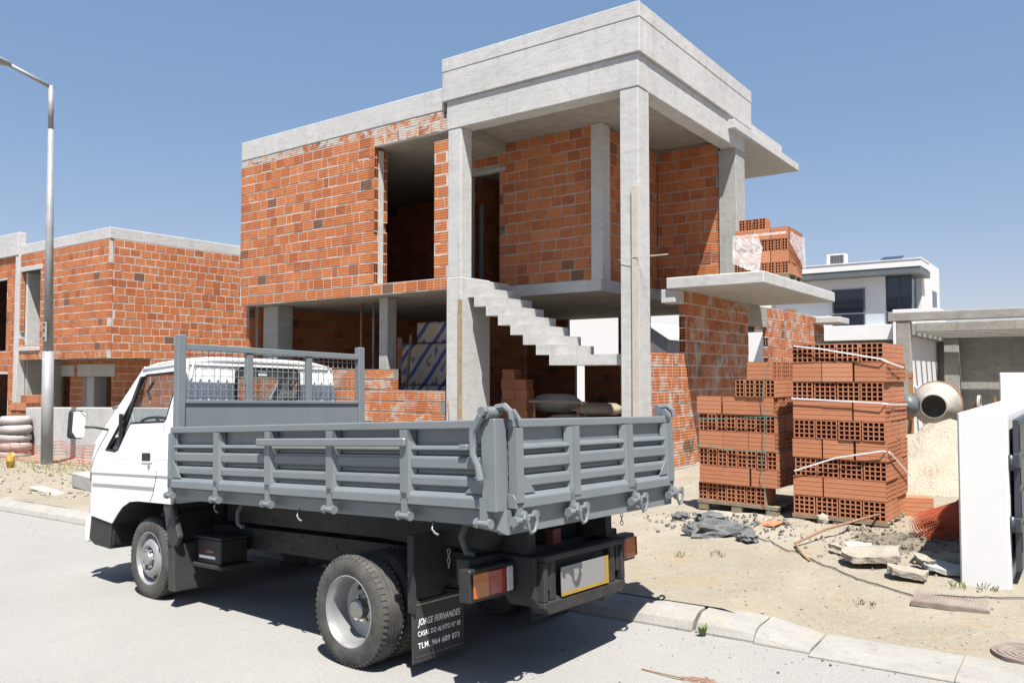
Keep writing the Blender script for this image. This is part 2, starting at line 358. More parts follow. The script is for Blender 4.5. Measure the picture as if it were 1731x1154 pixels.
kerb = MB().prism([(-42.5, road_z(-42.5, 5.2) - .16), (6.5, road_z(6.5, 5.2) - .16), (6.5, road_z(6.5, 5.2) - .085), (-42.5, road_z(-42.5, 5.2) - .085)], 1, 5.09, 5.39).build('kerb', M.kerb); kerb['kind'] = 'structure'
def kerb_stone(x0, x1, h0, h1, y0=5.07, y1=5.40, slope=.10):
    mb = MB(); pts = []
    for x, h in ((x0, h0), (x1, h1)):
        z = road_z(x, 5.2); s_ = slope * min(1, h / .1)
        for y, zz in ((y0, -.08), (y0, .012), (y0 + .02 * s_ / .1 + .01, h * .55), (y0 + s_, h - .008), (y0 + s_ + .03, h), (y1, h + .004), (y1, -.08)):
            pts.append((x, y, z + zz))
    n = 7; mb.add(pts, [tuple(range(n)), tuple(range(2 * n - 1, n - 1, -1))] + [(i, (i + 1) % n, n + (i + 1) % n, n + i) for i in range(n)])
    return mb.build('kerb_stone', M.kerb, kerb, bevel=.005)
x = -2.215
while x > -42:
    kerb_stone(x - .996 , x, .115 + random.uniform(-.006, .006), .115 + random.uniform(-.006, .006)); x -= 1.0
kerb_stone(-2.19, -1.80, .11, .085); kerb_stone(-1.792, -1.45, .08, .022, 5.05, 5.42)
x = -1.44
while x < 6:
    kerb_stone(x, x + .772, .020 + random.uniform(-.004, .004), .02 + random.uniform(-.004, .004), 5.0 + random.uniform(-.01, .01), 5.44); x += .775

# ------------------------------------------------------------------ bricks
def unit_brick(L=.29, T=.11, Hh=.192):
    bm = bmesh.new(); bmesh.ops.create_cube(bm, size=1)
    for v in bm.verts: v.co = Vector((v.co.x * L, v.co.y * T, v.co.z * Hh))
    bmesh.ops.bevel(bm, geom=list(bm.edges), offset=.005, segments=1, affect='EDGES')
    me = bpy.data.meshes.new('brick'); bm.to_mesh(me); bm.free(); return me
def hollow_brick(L, T, Hh, nc, nr, web=.0095):
    mb = MB(); hx = L / 2
    ys = []; cw = (T - web * (nc + 1)) / nc
    for i in range(nc): ys.append((-T / 2 + web + i * (cw + web), -T / 2 + web + i * (cw + web) + cw))
    zs = []; ch = (Hh - web * (nr + 1)) / nr
    for i in range(nr): zs.append((-Hh / 2 + web + i * (ch + web), -Hh / 2 + web + i * (ch + web) + ch))
    q = lambda a, b, c, d: mb.add([a, b, c, d], [(0, 1, 2, 3)])
    e = .006
    for sg in (1, -1):
        X = sg * hx
        edges = [-T / 2] + [v for p in ys for v in p] + [T / 2]
        for i in range(0, len(edges), 2): q((X, edges[i], -Hh / 2), (X, edges[i + 1], -Hh / 2), (X, edges[i + 1], Hh / 2), (X, edges[i], Hh / 2))
        ez = [-Hh / 2] + [v for p in zs for v in p] + [Hh / 2]
        for y0, y1 in ys:
            for i in range(0, len(ez), 2): q((X, y0, ez[i]), (X, y1, ez[i]), (X, y1, ez[i + 1]), (X, y0, ez[i + 1]))
    for y0, y1 in ys:
        for z0, z1 in zs:
            q((-hx, y0, z0), (hx, y0, z0), (hx, y1, z0), (-hx, y1, z0)); q((-hx, y0, z1), (-hx, y1, z1), (hx, y1, z1), (hx, y0, z1))
            q((-hx, y0, z0), (-hx, y0, z1), (hx, y0, z1), (hx, y0, z0)); q((-hx, y1, z0), (hx, y1, z0), (hx, y1, z1), (-hx, y1, z1))
    # grooved long sides: shallow real grooves
    for sg in (1, -1):
        Y = sg * T / 2; k = 8; st = Hh / k
        for i in range(k):
            za = -Hh / 2 + i * st
            q((-hx, Y, za), (hx, Y, za), (hx, Y, za + st * .62), (-hx, Y, za + st * .62))
            zb = za + st * .62; zc = za + st; ym = Y - sg * .0012; zm = (zb + zc) / 2
            q((-hx, Y, zb), (hx, Y, zb), (hx, ym, zm), (-hx, ym, zm)); q((-hx, ym, zm), (hx, ym, zm), (hx, Y, zc), (-hx, Y, zc))
    for z in (-Hh / 2, Hh / 2): q((-hx, -T / 2, z), (hx, -T / 2, z), (hx, T / 2, z), (-hx, T / 2, z))
    me = bpy.data.meshes.new('hollow_brick'); me.from_pydata(mb.v, [], mb.f); me.update(); return me
BR = {}
def bmesh_for(kind, mat):
    k = (kind, mat.name)
    if k not in BR:
        me = unit_brick() if kind == 'solid' else hollow_brick(.29, .11, .192, 2, 4)
        me.materials.append(mat); BR[k] = me
    return BR[k]
class Brickwork:
    """collects the bricks of one house; the 300 that show largest become parts, the rest one part"""
    def __init__(s, house, limit=300): s.h = house; s.b = []; s.limit = limit
    def wall(s, name, p0, u, L, z0, z1, holes=(), bl=.30, th=.11, ch=.207, off=None, mat=None, mortar=None, hollow=(), joint=.019, ragged=None, vj=(.003, .010)):
        u = Vector((u[0], u[1], 0)).normalized(); n = Vector((u.y, -u.x, 0)); p0 = Vector((p0[0], p0[1], 0))
        mat = mat or M.brick; mortar = mortar or M.mortar
        # core with openings
        mb = MB(); us = sorted({0, L, *[max(0, min(L, v)) for h in holes for v in h[:2]]}); zs = sorted({z0, z1, *[max(z0, min(z1, v)) for h in holes for v in h[2:]]})
        Mx = Matrix(((u.x, -n.x, 0, p0.x), (u.y, -n.y, 0, p0.y), (0, 0, 1, 0), (0, 0, 0, 1)))
        ins = lambda a, b, c, d: any(h[0] <= (a + b) / 2 <= h[1] and h[2] <= (c + d) / 2 <= h[3] for h in holes)
        for a, b in zip(us, us[1:]):
            run = None
            for c, d in zip(zs, zs[1:]):
                if ins(a, b, c, d):
                    if run: mb.box(a, b, .004, th - .004, run[0], run[1], Mx); run = None
                else: run = (run[0], d) if run else (c, d)
            if run:
                a_, b_ = a + (.004 if a == 0 else 0), b - (.004 if b == L else 0)
                for hu, sgn in hollow:
                    if abs(b - hu) < .01 and sgn > 0: cut = (max(a_, b_ - .24), b_); b_ = cut[0]
                    elif abs(a - hu) < .01 and sgn < 0: cut = (a_, min(b_, a_ + .24)); a_ = cut[1]
                    else: continue
                    k_ = max(1, round((z1 - z0) / ch)); hh_ = (z1 - z0) / k_
                    for i_ in range(k_ + 1):
                        zc_ = z0 + i_ * hh_
                        if run[0] - .001 <= zc_ <= run[1] + .001: mb.box(cut[0], cut[1], .006, th - .006, max(run[0], zc_ - .011), min(run[1], zc_ + .011), Mx)
                if b_ > a_: mb.box(a_, b_, .004, th - .004, run[0], run[1], Mx)
        core = mb.build(name, mortar, s.h)
        nc = max(1, round((z1 - z0) / ch)); h = (z1 - z0) / nc
        for i in range(nc):
            za, zb = z0 + i * h, z0 + (i + 1) * h; zm = (za + zb) / 2
            a = -((i % 2) * bl * .5) + (off or 0) + random.uniform(-.03, .03)
            while a < L:
                ln = bl * random.choice((1, 1, 1, 1, .97, .8)) if random.random() < .9 else bl * .55
                segs = [(max(0, a), min(L, a + ln))]
                for hh in holes:
                    if hh[2] < zm < hh[3]:
                        out = []
                        for q0, q1 in segs:
                            if hh[1] <= q0 or hh[0] >= q1: out.append((q0, q1)); continue
                            if hh[0] > q0: out.append((q0, hh[0]))
                            if hh[1] < q1: out.append((hh[1], q1))
                        segs = out
                for q0, q1 in segs:
                    if q1 - q0 < .05: continue
                    g0 = random.uniform(*vj) if q0 > .001 else 0; g1 = random.uniform(*vj) if q1 < L - .001 else 0
                    kind = 'solid'
                    for hu, sgn in hollow:
                        if abs(q1 - hu) < .012 and sgn > 0 or abs(q0 - hu) < .012 and sgn < 0: kind = 'hollow'
                    c = p0 + u * ((q0 + q1) / 2) - n * (th / 2 + random.uniform(-.0035, .003)); c.z = zm + random.uniform(-.003, .003)
                    s.b.append((c, u, q1 - q0 - g0 - g1, th, h - joint + random.uniform(-.007, .006), kind, mat, core, n, random.gauss(0, .004)))
                a += ln
        return core
    def finish(s):
        sc = []
        for i, b in enumerate(s.b):
            v = b[0] - cam.location; d = v.dot(FW); px = F_PX * v.dot(RT) / d if d > 0 else 9e9
            facing = max(0.02, -(b[8].dot(v.normalized())))
            val = facing * b[2] * b[4] / (d * d) if (d > 0 and abs(px) < W_PX / 2) else 0
            sc.append((val * (3 if b[5] == 'hollow' else 1), i))
        sc.sort(reverse=True); keep = {i for _, i in sc[:s.limit]}
        rest = {}; slots = []
        for i, (c, u, ln, th, hh, kind, mat, core, n, rot) in enumerate(s.b):
            ang = math.atan2(u.y, u.x)
            if i in keep:
                o = bpy.data.objects.new('brick', bmesh_for(kind, mat)); COL.objects.link(o); o.parent = core
                o.location = c - ORG[core.name]; o.rotation_euler = (random.gauss(0, .003), rot, ang)
                o.scale = (ln / .29, th / .11, hh / .192)
            else:
                mt = Matrix.Translation(c) @ Matrix.Rotation(ang, 4, 'Z')
                rest.setdefault(0, MB()).box(-ln / 2, ln / 2, -th / 2, th / 2, -hh / 2, hh / 2, mt); slots.append({'mortar_smeared_brick': 1, 'plastered_brick': 2}.get(mat.name, 0))
        for mb in rest.values():
            o = mb.build('brick_courses', M.brick_s, s.h); o['kind'] = 'stuff'
            o.data.materials.append(M.brick_ws); o.data.materials.append(M.brick_ms)
            for p in o.data.polygons: p.material_index = slots[min(p.index // 6, len(slots) - 1)]
def cbox(parent, name, x0, x1, y0, y1, z0, z1, mat=None, bevel=.012):
    return MB().box(x0, x1, y0, y1, z0, z1).build(name, mat or M.conc, parent, bevel=bevel)

# ------------------------------------------------------------------ main unfinished house
H1 = thing('unfinished_house', 'unfinished two-storey brick house with concrete portico and open stair', 'house', (-10, 13, .2))
B1 = Brickwork(H1)
XR = -5.5
cbox(H1, 'ground_slab', -15.2, -5.62, 10.95, 20.8, -.7, .235, M.conc_r)
cbox(H1, 'footing', -5.66, -5.495, 11.05, 20.85, -.5, .2, M.conc_r)
# first floor slab (three butted fields)
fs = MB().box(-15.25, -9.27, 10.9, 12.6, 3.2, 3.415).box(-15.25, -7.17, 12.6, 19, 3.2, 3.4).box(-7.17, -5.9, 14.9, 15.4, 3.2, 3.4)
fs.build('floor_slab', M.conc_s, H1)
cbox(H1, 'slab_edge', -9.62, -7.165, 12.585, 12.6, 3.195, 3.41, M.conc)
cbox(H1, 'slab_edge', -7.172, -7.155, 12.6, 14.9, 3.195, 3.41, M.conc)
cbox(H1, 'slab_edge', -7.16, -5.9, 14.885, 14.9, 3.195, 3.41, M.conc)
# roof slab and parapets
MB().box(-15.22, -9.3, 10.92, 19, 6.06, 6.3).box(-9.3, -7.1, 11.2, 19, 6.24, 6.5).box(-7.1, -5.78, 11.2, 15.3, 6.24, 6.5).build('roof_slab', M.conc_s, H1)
MB().box(-15.28, -9.36, 10.795, 11.0, 6.42, 6.83).build('roof_band', M.conc, H1, bevel=.012)
MB().box(-15.28, -15.08, 11.0, 19, 6.42, 6.83).box(-15.28, -7.1, 18.8, 19.0, 6.42, 6.83).build('roof_band', M.conc, H1, bevel=.012)
pp = MB().box(-9.36, -5.445, 10.750, 10.93, 6.55, 7.08).box(-5.61, -5.445, 10.93, 15.6, 6.55, 7.08).box(-9.36, -9.15, 10.93, 15.6, 6.55, 7.08).box(-9.15, -5.61, 15.4, 15.6, 6.55, 7.08)
pp.build('portico_parapet', M.conc, H1, bevel=.012)
pt = MB().box(-9.365, -5.440, 10.744, 10.935, 7.08, 7.32).box(-5.615, -5.440, 10.935, 15.605, 7.08, 7.32).box(-9.365, -9.145, 10.935, 15.605, 7.08, 7.32).box(-9.145, -5.615, 15.395, 15.605, 7.08, 7.32)
pt.build('portico_parapet_cap', M.conc, H1, bevel=.01)
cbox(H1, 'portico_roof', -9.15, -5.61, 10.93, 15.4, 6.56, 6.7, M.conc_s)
cbox(H1, 'portico_beam', -9.28, -5.49, 10.79, 11.12, 6.04, 6.55)
cbox(H1, 'portico_beam', -5.79, -5.492, 11.12, 15.33, 6.035, 6.55)
cbox(H1, 'column', -5.815, -5.50, 10.80, 11.17, .2, 6.04)
cbox(H1, 'column', -9.255, -8.95, 10.80, 11.10, 3.40, 6.04)
cbox(H1, 'column', -9.275, -8.935, 10.79, 11.62, .2, 3.40)
cbox(H1, 'column', -7.36, -7.12, 12.56, 12.86, 3.4, 6.24)
cbox(H1, 'column', -5.85, -5.498, 14.86, 15.34, 3.0, 6.035, M.conc_r)
cbox(H1, 'column', -14.98, -14.48, 11.2, 11.62, .2, 3.2, M.conc_r)
cbox(H1, 'column', -11.36, -11.13, 11.2, 11.46, .2, 3.2, M.conc_r)
cbox(H1, 'eave_slab', -8.0, -5.36, 14.45, 18.45, 6.29, 6.46)
cbox(H1, 'eave_kerb', -7.6, -5.52, 15.62, 17.75, 6.46, 6.74)
cbox(H1, 'canopy', -5.64, -4.04, 12.03, 16.12, 3.08, 3.262)
cbox(H1, 'lintel', -5.76, -5.505, 12.08, 12.44, 2.86, 3.08)
cbox(H1, 'lintel', -5.64, -5.51, 15.44, 16.6, 2.66, 3.08, M.conc_s)
cbox(H1, 'canopy_nib', -5.45, -4.9, 19.9, 20.86, 2.92, 3.06)
# upper floor brickwork
B1.wall('wall', (-15.28, 10.8), (1, 0), 4.18, 3.415, 6.26, th=.11, hollow=((4.18, 1),), joint=.025)
B1.wall('slab_facing', (-15.28, 10.8), (1, 0), 6.0, 3.2, 3.405, th=.1, off=-.1, joint=.026)
B1.wall('wall', (-15.1, 11.04), (1, 0), 4.0, 3.415, 6.05, th=.11, hollow=((4.0, 1),))
MB().box(-11.16, -11.096, 10.908, 11.042, 3.42, 6.0).build('cavity_mortar', M.mortar, H1)
MB().box(-11.3, -11.2, 10.91, 11.0, 5.9, 6.06).build('wedge', M.wood, H1)
B1.wall('lintel_facing', (-11.15, 10.8), (1, 0), 1.86, 6.05, 6.26, th=.11, mat=M.brick_m)
B1.wall('slab_facing', (-15.278, 10.806), (1, 0), 5.9, 6.265, 6.42, th=.09, mat=M.brick_m, ch=.15)
B1.wall('pier', (-9.58, 10.8), (1, 0), .32, 3.415, 5.88, th=.15, bl=.32, off=0, joint=.025)
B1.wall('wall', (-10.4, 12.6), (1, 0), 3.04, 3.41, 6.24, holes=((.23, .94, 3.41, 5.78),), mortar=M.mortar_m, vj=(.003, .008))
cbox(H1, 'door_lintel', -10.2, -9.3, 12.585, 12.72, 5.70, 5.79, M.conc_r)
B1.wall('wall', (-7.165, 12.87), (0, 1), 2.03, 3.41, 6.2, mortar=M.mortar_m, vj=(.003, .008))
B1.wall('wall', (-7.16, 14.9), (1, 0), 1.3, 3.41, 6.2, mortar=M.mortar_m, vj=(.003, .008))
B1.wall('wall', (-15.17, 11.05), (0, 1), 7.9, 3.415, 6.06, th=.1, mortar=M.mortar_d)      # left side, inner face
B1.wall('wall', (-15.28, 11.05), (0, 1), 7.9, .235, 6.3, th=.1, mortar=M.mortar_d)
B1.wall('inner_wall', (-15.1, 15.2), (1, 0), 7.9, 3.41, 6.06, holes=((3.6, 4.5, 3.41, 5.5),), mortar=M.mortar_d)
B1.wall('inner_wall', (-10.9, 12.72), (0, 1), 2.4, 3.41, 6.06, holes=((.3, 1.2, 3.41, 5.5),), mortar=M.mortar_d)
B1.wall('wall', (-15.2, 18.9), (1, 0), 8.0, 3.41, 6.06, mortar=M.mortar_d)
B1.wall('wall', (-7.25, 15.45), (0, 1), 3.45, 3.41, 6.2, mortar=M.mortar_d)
# ground floor brickwork
B1.wall('wall', (-5.5, 11.18), (0, 1), 4.26, .2, 3.08, holes=((-1, 1.26, 2.0, 3.2),), bl=.225, hollow=((1.26, -1),), mat=M.brick_w, vj=(.006, .012), mortar=M.mortar)
B1.wall('wall', (-5.5, 16.6), (0, 1), 4.25, .2, 3.08, bl=.26, hollow=((0, -1),), mat=M.brick_w, vj=(.006, .012), mortar=M.mortar)
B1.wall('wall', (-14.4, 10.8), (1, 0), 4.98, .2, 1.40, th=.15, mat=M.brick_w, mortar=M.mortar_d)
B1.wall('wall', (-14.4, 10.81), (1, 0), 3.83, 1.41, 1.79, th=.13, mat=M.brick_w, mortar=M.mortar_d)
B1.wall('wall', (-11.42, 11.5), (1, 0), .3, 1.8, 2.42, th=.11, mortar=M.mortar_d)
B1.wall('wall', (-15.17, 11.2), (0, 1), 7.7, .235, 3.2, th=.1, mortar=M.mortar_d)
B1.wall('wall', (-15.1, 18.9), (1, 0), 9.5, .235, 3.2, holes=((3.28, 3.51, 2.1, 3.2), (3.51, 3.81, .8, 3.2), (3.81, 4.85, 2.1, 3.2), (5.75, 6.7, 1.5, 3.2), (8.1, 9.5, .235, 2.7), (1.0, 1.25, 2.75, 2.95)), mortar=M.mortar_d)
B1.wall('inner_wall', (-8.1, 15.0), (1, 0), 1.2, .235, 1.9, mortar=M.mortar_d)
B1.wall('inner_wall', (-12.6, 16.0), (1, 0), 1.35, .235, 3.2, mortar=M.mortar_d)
cbox(H1, 'column', -8.72, -8.45, 16.2, 16.5, .2, 3.2, M.conc_s)
# stair: folded plate, eight risers of 168 mm
prof_t, prof_b = [], []; x, z = -8.93, 3.385; n_st = 8; run, rise = .262, .172
top = [(-9.1, z)]; 
for i in range(n_st):
    top.append((x + i * run, z - i * rise)); top.append((x + i * run, z - (i + 1) * rise))
top.append((-5.8, z - n_st * rise)); zl = z - n_st * rise
bot = [(-5.8, zl - .165)]
for i in range(n_st - 1, -1, -1):
    bx = x + i * run - .13; bot.append((bx, z - (i + 1) * rise - .165 + (0 if i == n_st - 1 else 0))); bot.append((bx, z - i * rise - .165))
bot.append((-9.1, z - .165))
mbs = MB(); poly = top + bot
mbs.prism(poly, 1, 10.98, 12.2)
st = mbs.build('stair', M.conc, H1)
bm = bmesh.new(); bm.from_mesh(st.data); bmesh.ops.triangulate(bm, faces=[f for f in bm.faces if len(f.verts) > 4]); bm.to_mesh(st.data); bm.free()
B1.finish()

# ------------------------------------------------------------------ second unfinished house, down the street
H2 = thing('unfinished_house', 'unfinished brick house with low concrete parapet behind the street lamp', 'house', (-24, 13, -.3))
B2 = Brickwork(H2)
C2 = -20.92
cbox(H2, 'roof_band', -26.3, C2, 10.795, 11.0, 5.27, 5.57); cbox(H2, 'roof_band', C2 - .2, C2 - .002, 11.0, 22, 5.27, 5.567)
cbox(H2, 'roof_slab', -38, C2 - .2, 11.0, 22, 5.0, 5.3, M.conc_s)
cbox(H2, 'tall_parapet', -38, -26.1, 10.72, 10.95, 5.27, 5.96); cbox(H2, 'pilaster', -26.32, -26.08, 10.74, 10.98, -.3, 5.28)
B2.wall('wall', (-26.08, 10.8), (1, 0), 5.14, 2.34, 5.27, holes=((.05, 1.28, 2.5, 4.75),), hollow=((.05, 1),), joint=.028)
B2.wall('slab_facing', (-26.08, 10.8), (1, 0), 5.14, 2.12, 2.335, mat=M.brick_w, off=-.12)
cbox(H2, 'window_sill', -26.05, -24.75, 10.76, 10.95, 2.38, 2.5); cbox(H2, 'window_lintel', -26.08, -24.7, 10.79, 10.93, 4.75, 4.9)
cbox(H2, 'window_jamb', -26.03, -25.9, 10.92, 11.5, 2.5, 4.75)
B2.wall('wall', (C2, 10.92), (0, 1), 10.5, 2.12, 5.27, mat=M.brick, vj=(.004, .01), joint=.024)
B2.wall('wall', (-38, 10.8), (1, 0), 11.7, -.3, 5.27, holes=((9.4, 11.0, 2.4, 4.6), (9.4, 11.2, -.3, 1.7)))
cbox(H2, 'floor_slab', -38, C2 - .11, 10.95, 22, 2.13, 2.34, M.conc_s)
B2.wall('wall', (-27, 12.0), (1, 0), 6.02, -.35, 2.12, holes=((.9, 1.55, .35, 1.63), (2.35, 4.0, .3, 1.63)), bl=.2)
cbox(H2, 'window_lintel', -26.3, -25.2, 11.985, 12.13, 1.63, 1.98); cbox(H2, 'window_lintel', -25.0, -22.8, 11.985, 12.13, 1.63, 2.0)
cbox(H2, 'window_jamb', -24.66, -24.2, 12.1, 12.5, .3, 1.63, M.conc)
cbox(H2, 'column', -26.32, -25.98, 10.99, 12.0, -.3, 2.12, M.conc_r)
B2.wall('wall', (C2, 12.0), (0, 1), 9.4, -.35, 2.12, holes=((3.2, 4.4, .4, 1.7),))
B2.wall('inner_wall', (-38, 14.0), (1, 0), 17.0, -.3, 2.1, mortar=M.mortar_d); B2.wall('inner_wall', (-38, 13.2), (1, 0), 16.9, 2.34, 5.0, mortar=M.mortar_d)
cbox(H2, 'ground_slab', -38, C2 - .11, 11.5, 22, -.6, -.1, M.conc_r)
B2.finish()

# ------------------------------------------------------------------ the tipper truck (local frame: x forward from tailgate, y to its left, z up)
TQ = (Matrix.Rotation(3.0796, 3, 'Z') @ Matrix.Rotation(.05397, 3, 'Y') @ Matrix.Rotation(.03073, 3, 'X'))
T_ORG = Vector((-2.428, 4.201, 1.442)) + TQ @ Vector((0, 0, -1.459))
TR = thing('tipper_truck', 'small white-cabbed truck with grey dropside tipper bed parked at the kerb', 'truck', T_ORG, rot=TQ.to_euler(), world=False)
def tb(name, x0, x1, y0, y1, z0, z1, mat=None, parent=None, bevel=.004):
    return MB().box(x0, x1, y0, y1, z0, z1).build(name, mat or M.grey, parent or TR, org=Vector(), bevel=bevel)
def tm(mb, name, mat=None, parent=None, **k): return mb.build(name, mat or M.grey, parent or TR, org=Vector(), **k)
# --- bed
bed = tb('bed_floor', .02, 3.33, -.87, .87, .985, 1.02, M.greyd)
def corr(z): return 0
PROF = [(-.004, 1.415), (-.004, 1.328), (.030, 1.318), (.034, 1.308), (.034, 1.302), (-.002, 1.286), (-.002, 1.276), (.030, 1.262), (.034, 1.252), (.034, 1.205), (-.002, 1.186), (-.002, 1.172),
        (.030, 1.158), (.034, 1.146), (.034, 1.112), (.004, 1.092), (.004, 1.06)]
def corr_panel(a, b, plane, axis, sgn, name, parent):
    mb = MB(); n = len(PROF); pts = []
    for t in (a, b):
        for d, z in PROF:
            v = plane + sgn * d; pts.append((t, v, z) if axis == 0 else (v, t, z))
    for t in (a, b):
        v = plane - sgn * .012
        pts += [(t, v, 1.415), (t, v, 1.06)] if axis == 0 else [(v, t, 1.415), (v, t, 1.06)]
    fs_ = [(i, i + 1, n + i + 1, n + i) for i in range(n - 1)] + [(2 * n, 2 * n + 2, 2 * n + 3, 2 * n + 1)]
    mb.add(pts, fs_); return tm(mb, name, M.grey, parent)
def hinge(parent, x, y, z, along):
    # strap, knuckle and pin
    mb = MB()
    if along == 0:
        s_ = 1 if y > 0 else -1
        mb.box(x - .022, x + .022, min(y, y + s_ * .02), max(y, y + s_ * .02), z - .005, z + .13)
        mb.tube([(x - .05, y + s_ * .016, z), (x + .05, y + s_ * .016, z)], .016, 10)
        mb.tube([(x - .052, y + s_ * .016, z), (x - .034, y + s_ * .016, z)], .026, 8); mb.tube([(x + .034, y + s_ * .016, z), (x + .052, y + s_ * .016, z)], .026, 8)
    else:
        mb.box(x - .02, x, y - .022, y + .022, z - .005, z + .13)
        mb.tube([(x - .016, y - .05, z), (x - .016, y + .05, z)], .016, 10)
        mb.tube([(x - .016, y - .052, z), (x - .016, y - .034, z)], .026, 8); mb.tube([(x - .016, y + .034, z), (x - .016, y + .052, z)], .026, 8)
    return tm(mb, 'hinge', M.grey, parent, auto=40)
for sg in (1, -1):
    Y = .868 * sg
    sb = MB().box(.10, 3.335, min(Y - sg * .015, Y + sg * .045), max(Y - sg * .015, Y + sg * .045), 1.412, 1.459)
    sb = tm(sb, 'side_board', M.grey, TR, bevel=.006)
    corr_panel(.11, 3.33, Y, 0, sg, 'corrugated_panel', sb)
    MB_ = MB().prism([(Y - sg * .012, 1.0), (Y + sg * .05, 1.0), (Y + sg * .05, 1.05), (Y + sg * .03, 1.075), (Y - sg * .012, 1.075)], 0, .105, 3.332)
    tm(MB_, 'bottom_rail', M.grey, sb, bevel=.004)
    for px in (2.66, 2.02, 1.36, .69):
        m_ = MB().box(px - .03, px + .03, min(Y + sg * .002, Y + sg * .055), max(Y + sg * .002, Y + sg * .055), 1.03, 1.413)
        for e in (-1, 1):
            m_.add([(px + e * .03, Y + sg * .05, 1.41), (px + e * .058, Y + sg * .006, 1.41), (px + e * .03, Y + sg * .05, 1.36), (px + e * .058, Y + sg * .006, 1.33)], [(0, 1, 3, 2)])
            m_.add([(px + e * .03, Y + sg * .05, 1.41), (px + e * .03, Y + sg * .05, 1.06), (px + e * .058, Y + sg * .006, 1.06), (px + e * .058, Y + sg * .006, 1.41)], [(0, 1, 2, 3)])
        tm(m_, 'stake_post', M.grey, sb)
        hinge(sb, px, Y + sg * .035, .935, 0)
    m_ = MB().box(3.285, 3.34, min(Y, Y + sg * .055), max(Y, Y + sg * .055), 1.0, 1.413); m_.prism([(3.285, 1.075), (3.17, 1.075), (3.285, 1.2)], 1, Y + sg * .034, Y + sg * .042)
    tm(m_, 'stake_post', M.grey, sb); hinge(sb, 3.31, Y + sg * .035, .94, 0)
    tb('rope_rail', .655, 2.115, min(Y + sg * .058, Y + sg * .082), max(Y + sg * .058, Y + sg * .082), 1.318, 1.368, M.grey, sb, .008)
    # corner post with gusset
    m_ = MB().box(.004, .10, min(Y - sg * .03, Y + sg * .06), max(Y - sg * .03, Y + sg * .06), .99, 1.462); m_.prism([(.10, 1.075), (.24, 1.075), (.10, 1.2)], 1, Y + sg * .034, Y + sg * .042)
    cp = tm(m_, 'corner_post', M.grey, TR, bevel=.006); hinge(cp, .09, Y + sg * .045, .93, 0)
    # over-centre tailgate latch on top of the post
    m_ = MB().tube([(.06, Y - sg * .03, 1.492), (.06, Y + sg * .075, 1.492)], .034, 14)
    m_.tube([(.06, Y + sg * .07, 1.50), (.06, Y + sg * .10, 1.50)], .026, 8)
    m_.tube([(.05, Y - sg * .01, 1.515), (-.01, Y - sg * .01, 1.522), (-.045, Y - sg * .01, 1.495), (-.05, Y - sg * .01, 1.455)], [.021, .021, .018, .014], 8)
    m_.prism([(-.06, 1.458), (-.02, 1.51), (.0, 1.51), (.0, 1.458)], 1, Y - sg * .06, Y - sg * .08)
    m_.tube([(.07, Y + sg * .085, 1.48), (.13, Y + sg * .085, 1.40), (.135, Y + sg * .085, 1.28), (.10, Y + sg * .085, 1.22), (.085, Y + sg * .085, 1.15)], [.024, .022, .018, .018, .02], 8)
    tm(m_, 'tailgate_latch', M.grey, cp, auto=40)
    tb('latch_stop', .2, .26, min(Y + sg * .01, Y + sg * .06), max(Y + sg * .01, Y + sg * .06), 1.30, 1.33, M.grey, sb)
    # sill rail under the board, tarp hooks
    sl = tb('bed_sill', .06, 3.335, min(Y - sg * .06, Y - sg * .014), max(Y - sg * .06, Y - sg * .014), .905, .995, M.grey)
    for hx in (2.75, 1.75, .52): tm(MB().tube([(hx, Y - sg * .01, .91), (hx - .005, Y + sg * .01, .87), (hx - .03, Y + sg * .012, .85), (hx - .055, Y + sg * .01, .842)], .006, 6), 'tarp_hook', M.grey, sl, smooth=True)
# tailgate
tg = tb('tailgate', -.028, .028, -.835, .835, 1.412, 1.459, M.grey, bevel=.006)
corr_panel(-.83, .83, -.0, 1, -1, 'corrugated_panel', tg)
tm(MB().prism([(.012, 1.0), (-.05, 1.0), (-.05, 1.05), (-.03, 1.075), (.012, 1.075)], 1, -.832, .832), 'bottom_rail', M.grey, tg, bevel=.004)
for py in (.80, .29, -.29, -.80):
    m_ = MB().box(-.055, -.002, py - .03, py + .03, 1.03, 1.413)
    for e in (-1, 1):
        if abs(py) > .5 and e * py > 0: continue
        m_.add([(-.05, py + e * .03, 1.41), (-.05, py + e * .03, 1.06), (-.006, py + e * .058, 1.06), (-.006, py + e * .058, 1.41)], [(0, 1, 2, 3)])
    if abs(py) > .5: m_.prism([(py, 1.075), (py - math.copysign(.14, py), 1.075), (py, 1.22)], 0, -.042, -.034)
    tm(m_, 'stake_post', M.grey, tg)
    hy = py * 1.0 + (.04 if abs(py) < .5 else 0) * (1 if py > 0 else -1); hinge(tg, -.03, hy, .94, 1)
    # hook shackle beside each hinge
    q = hy - .075; m_ = MB().tube([(-.05, q - .035, .955), (-.05, q + .035, .955)], .012, 8)
    m_.tube([(-.06, q - .03, .965), (-.065, q - .045, .93), (-.065, q - .02, .88), (-.065, q + .01, .872), (-.065, q + .03, .90), (-.06, q + .035, .96)], .009, 6)
    m_.tube([(-.052, q + .05, .985), (-.06, q + .06, .95), (-.052, q + .03, .915)], .014, 8)
    m_.tube([(-.04, q - .05, .96), (-.06, q - .05, .96)], .022, 10); m_.tube([(-.04, q + .05, .965), (-.06, q + .05, .965)], .024, 10)
    tm(m_, 'hook_shackle', M.grey, tg, auto=40)
m_ = MB().box(-.008, .05, -.86, .86, .872, .995)
for sg in (1, -1): m_.add([(-.008, .86 * sg, .995), (-.008, .86 * sg, .872), (.06, .885 * sg, .905), (.06, .885 * sg, .995), (.05, .8 * sg, .872), (.3, .85 * sg, .905)], [(0, 1, 2, 3), (1, 4, 5, 2)])
tm(m_, 'rear_sill', M.grey)
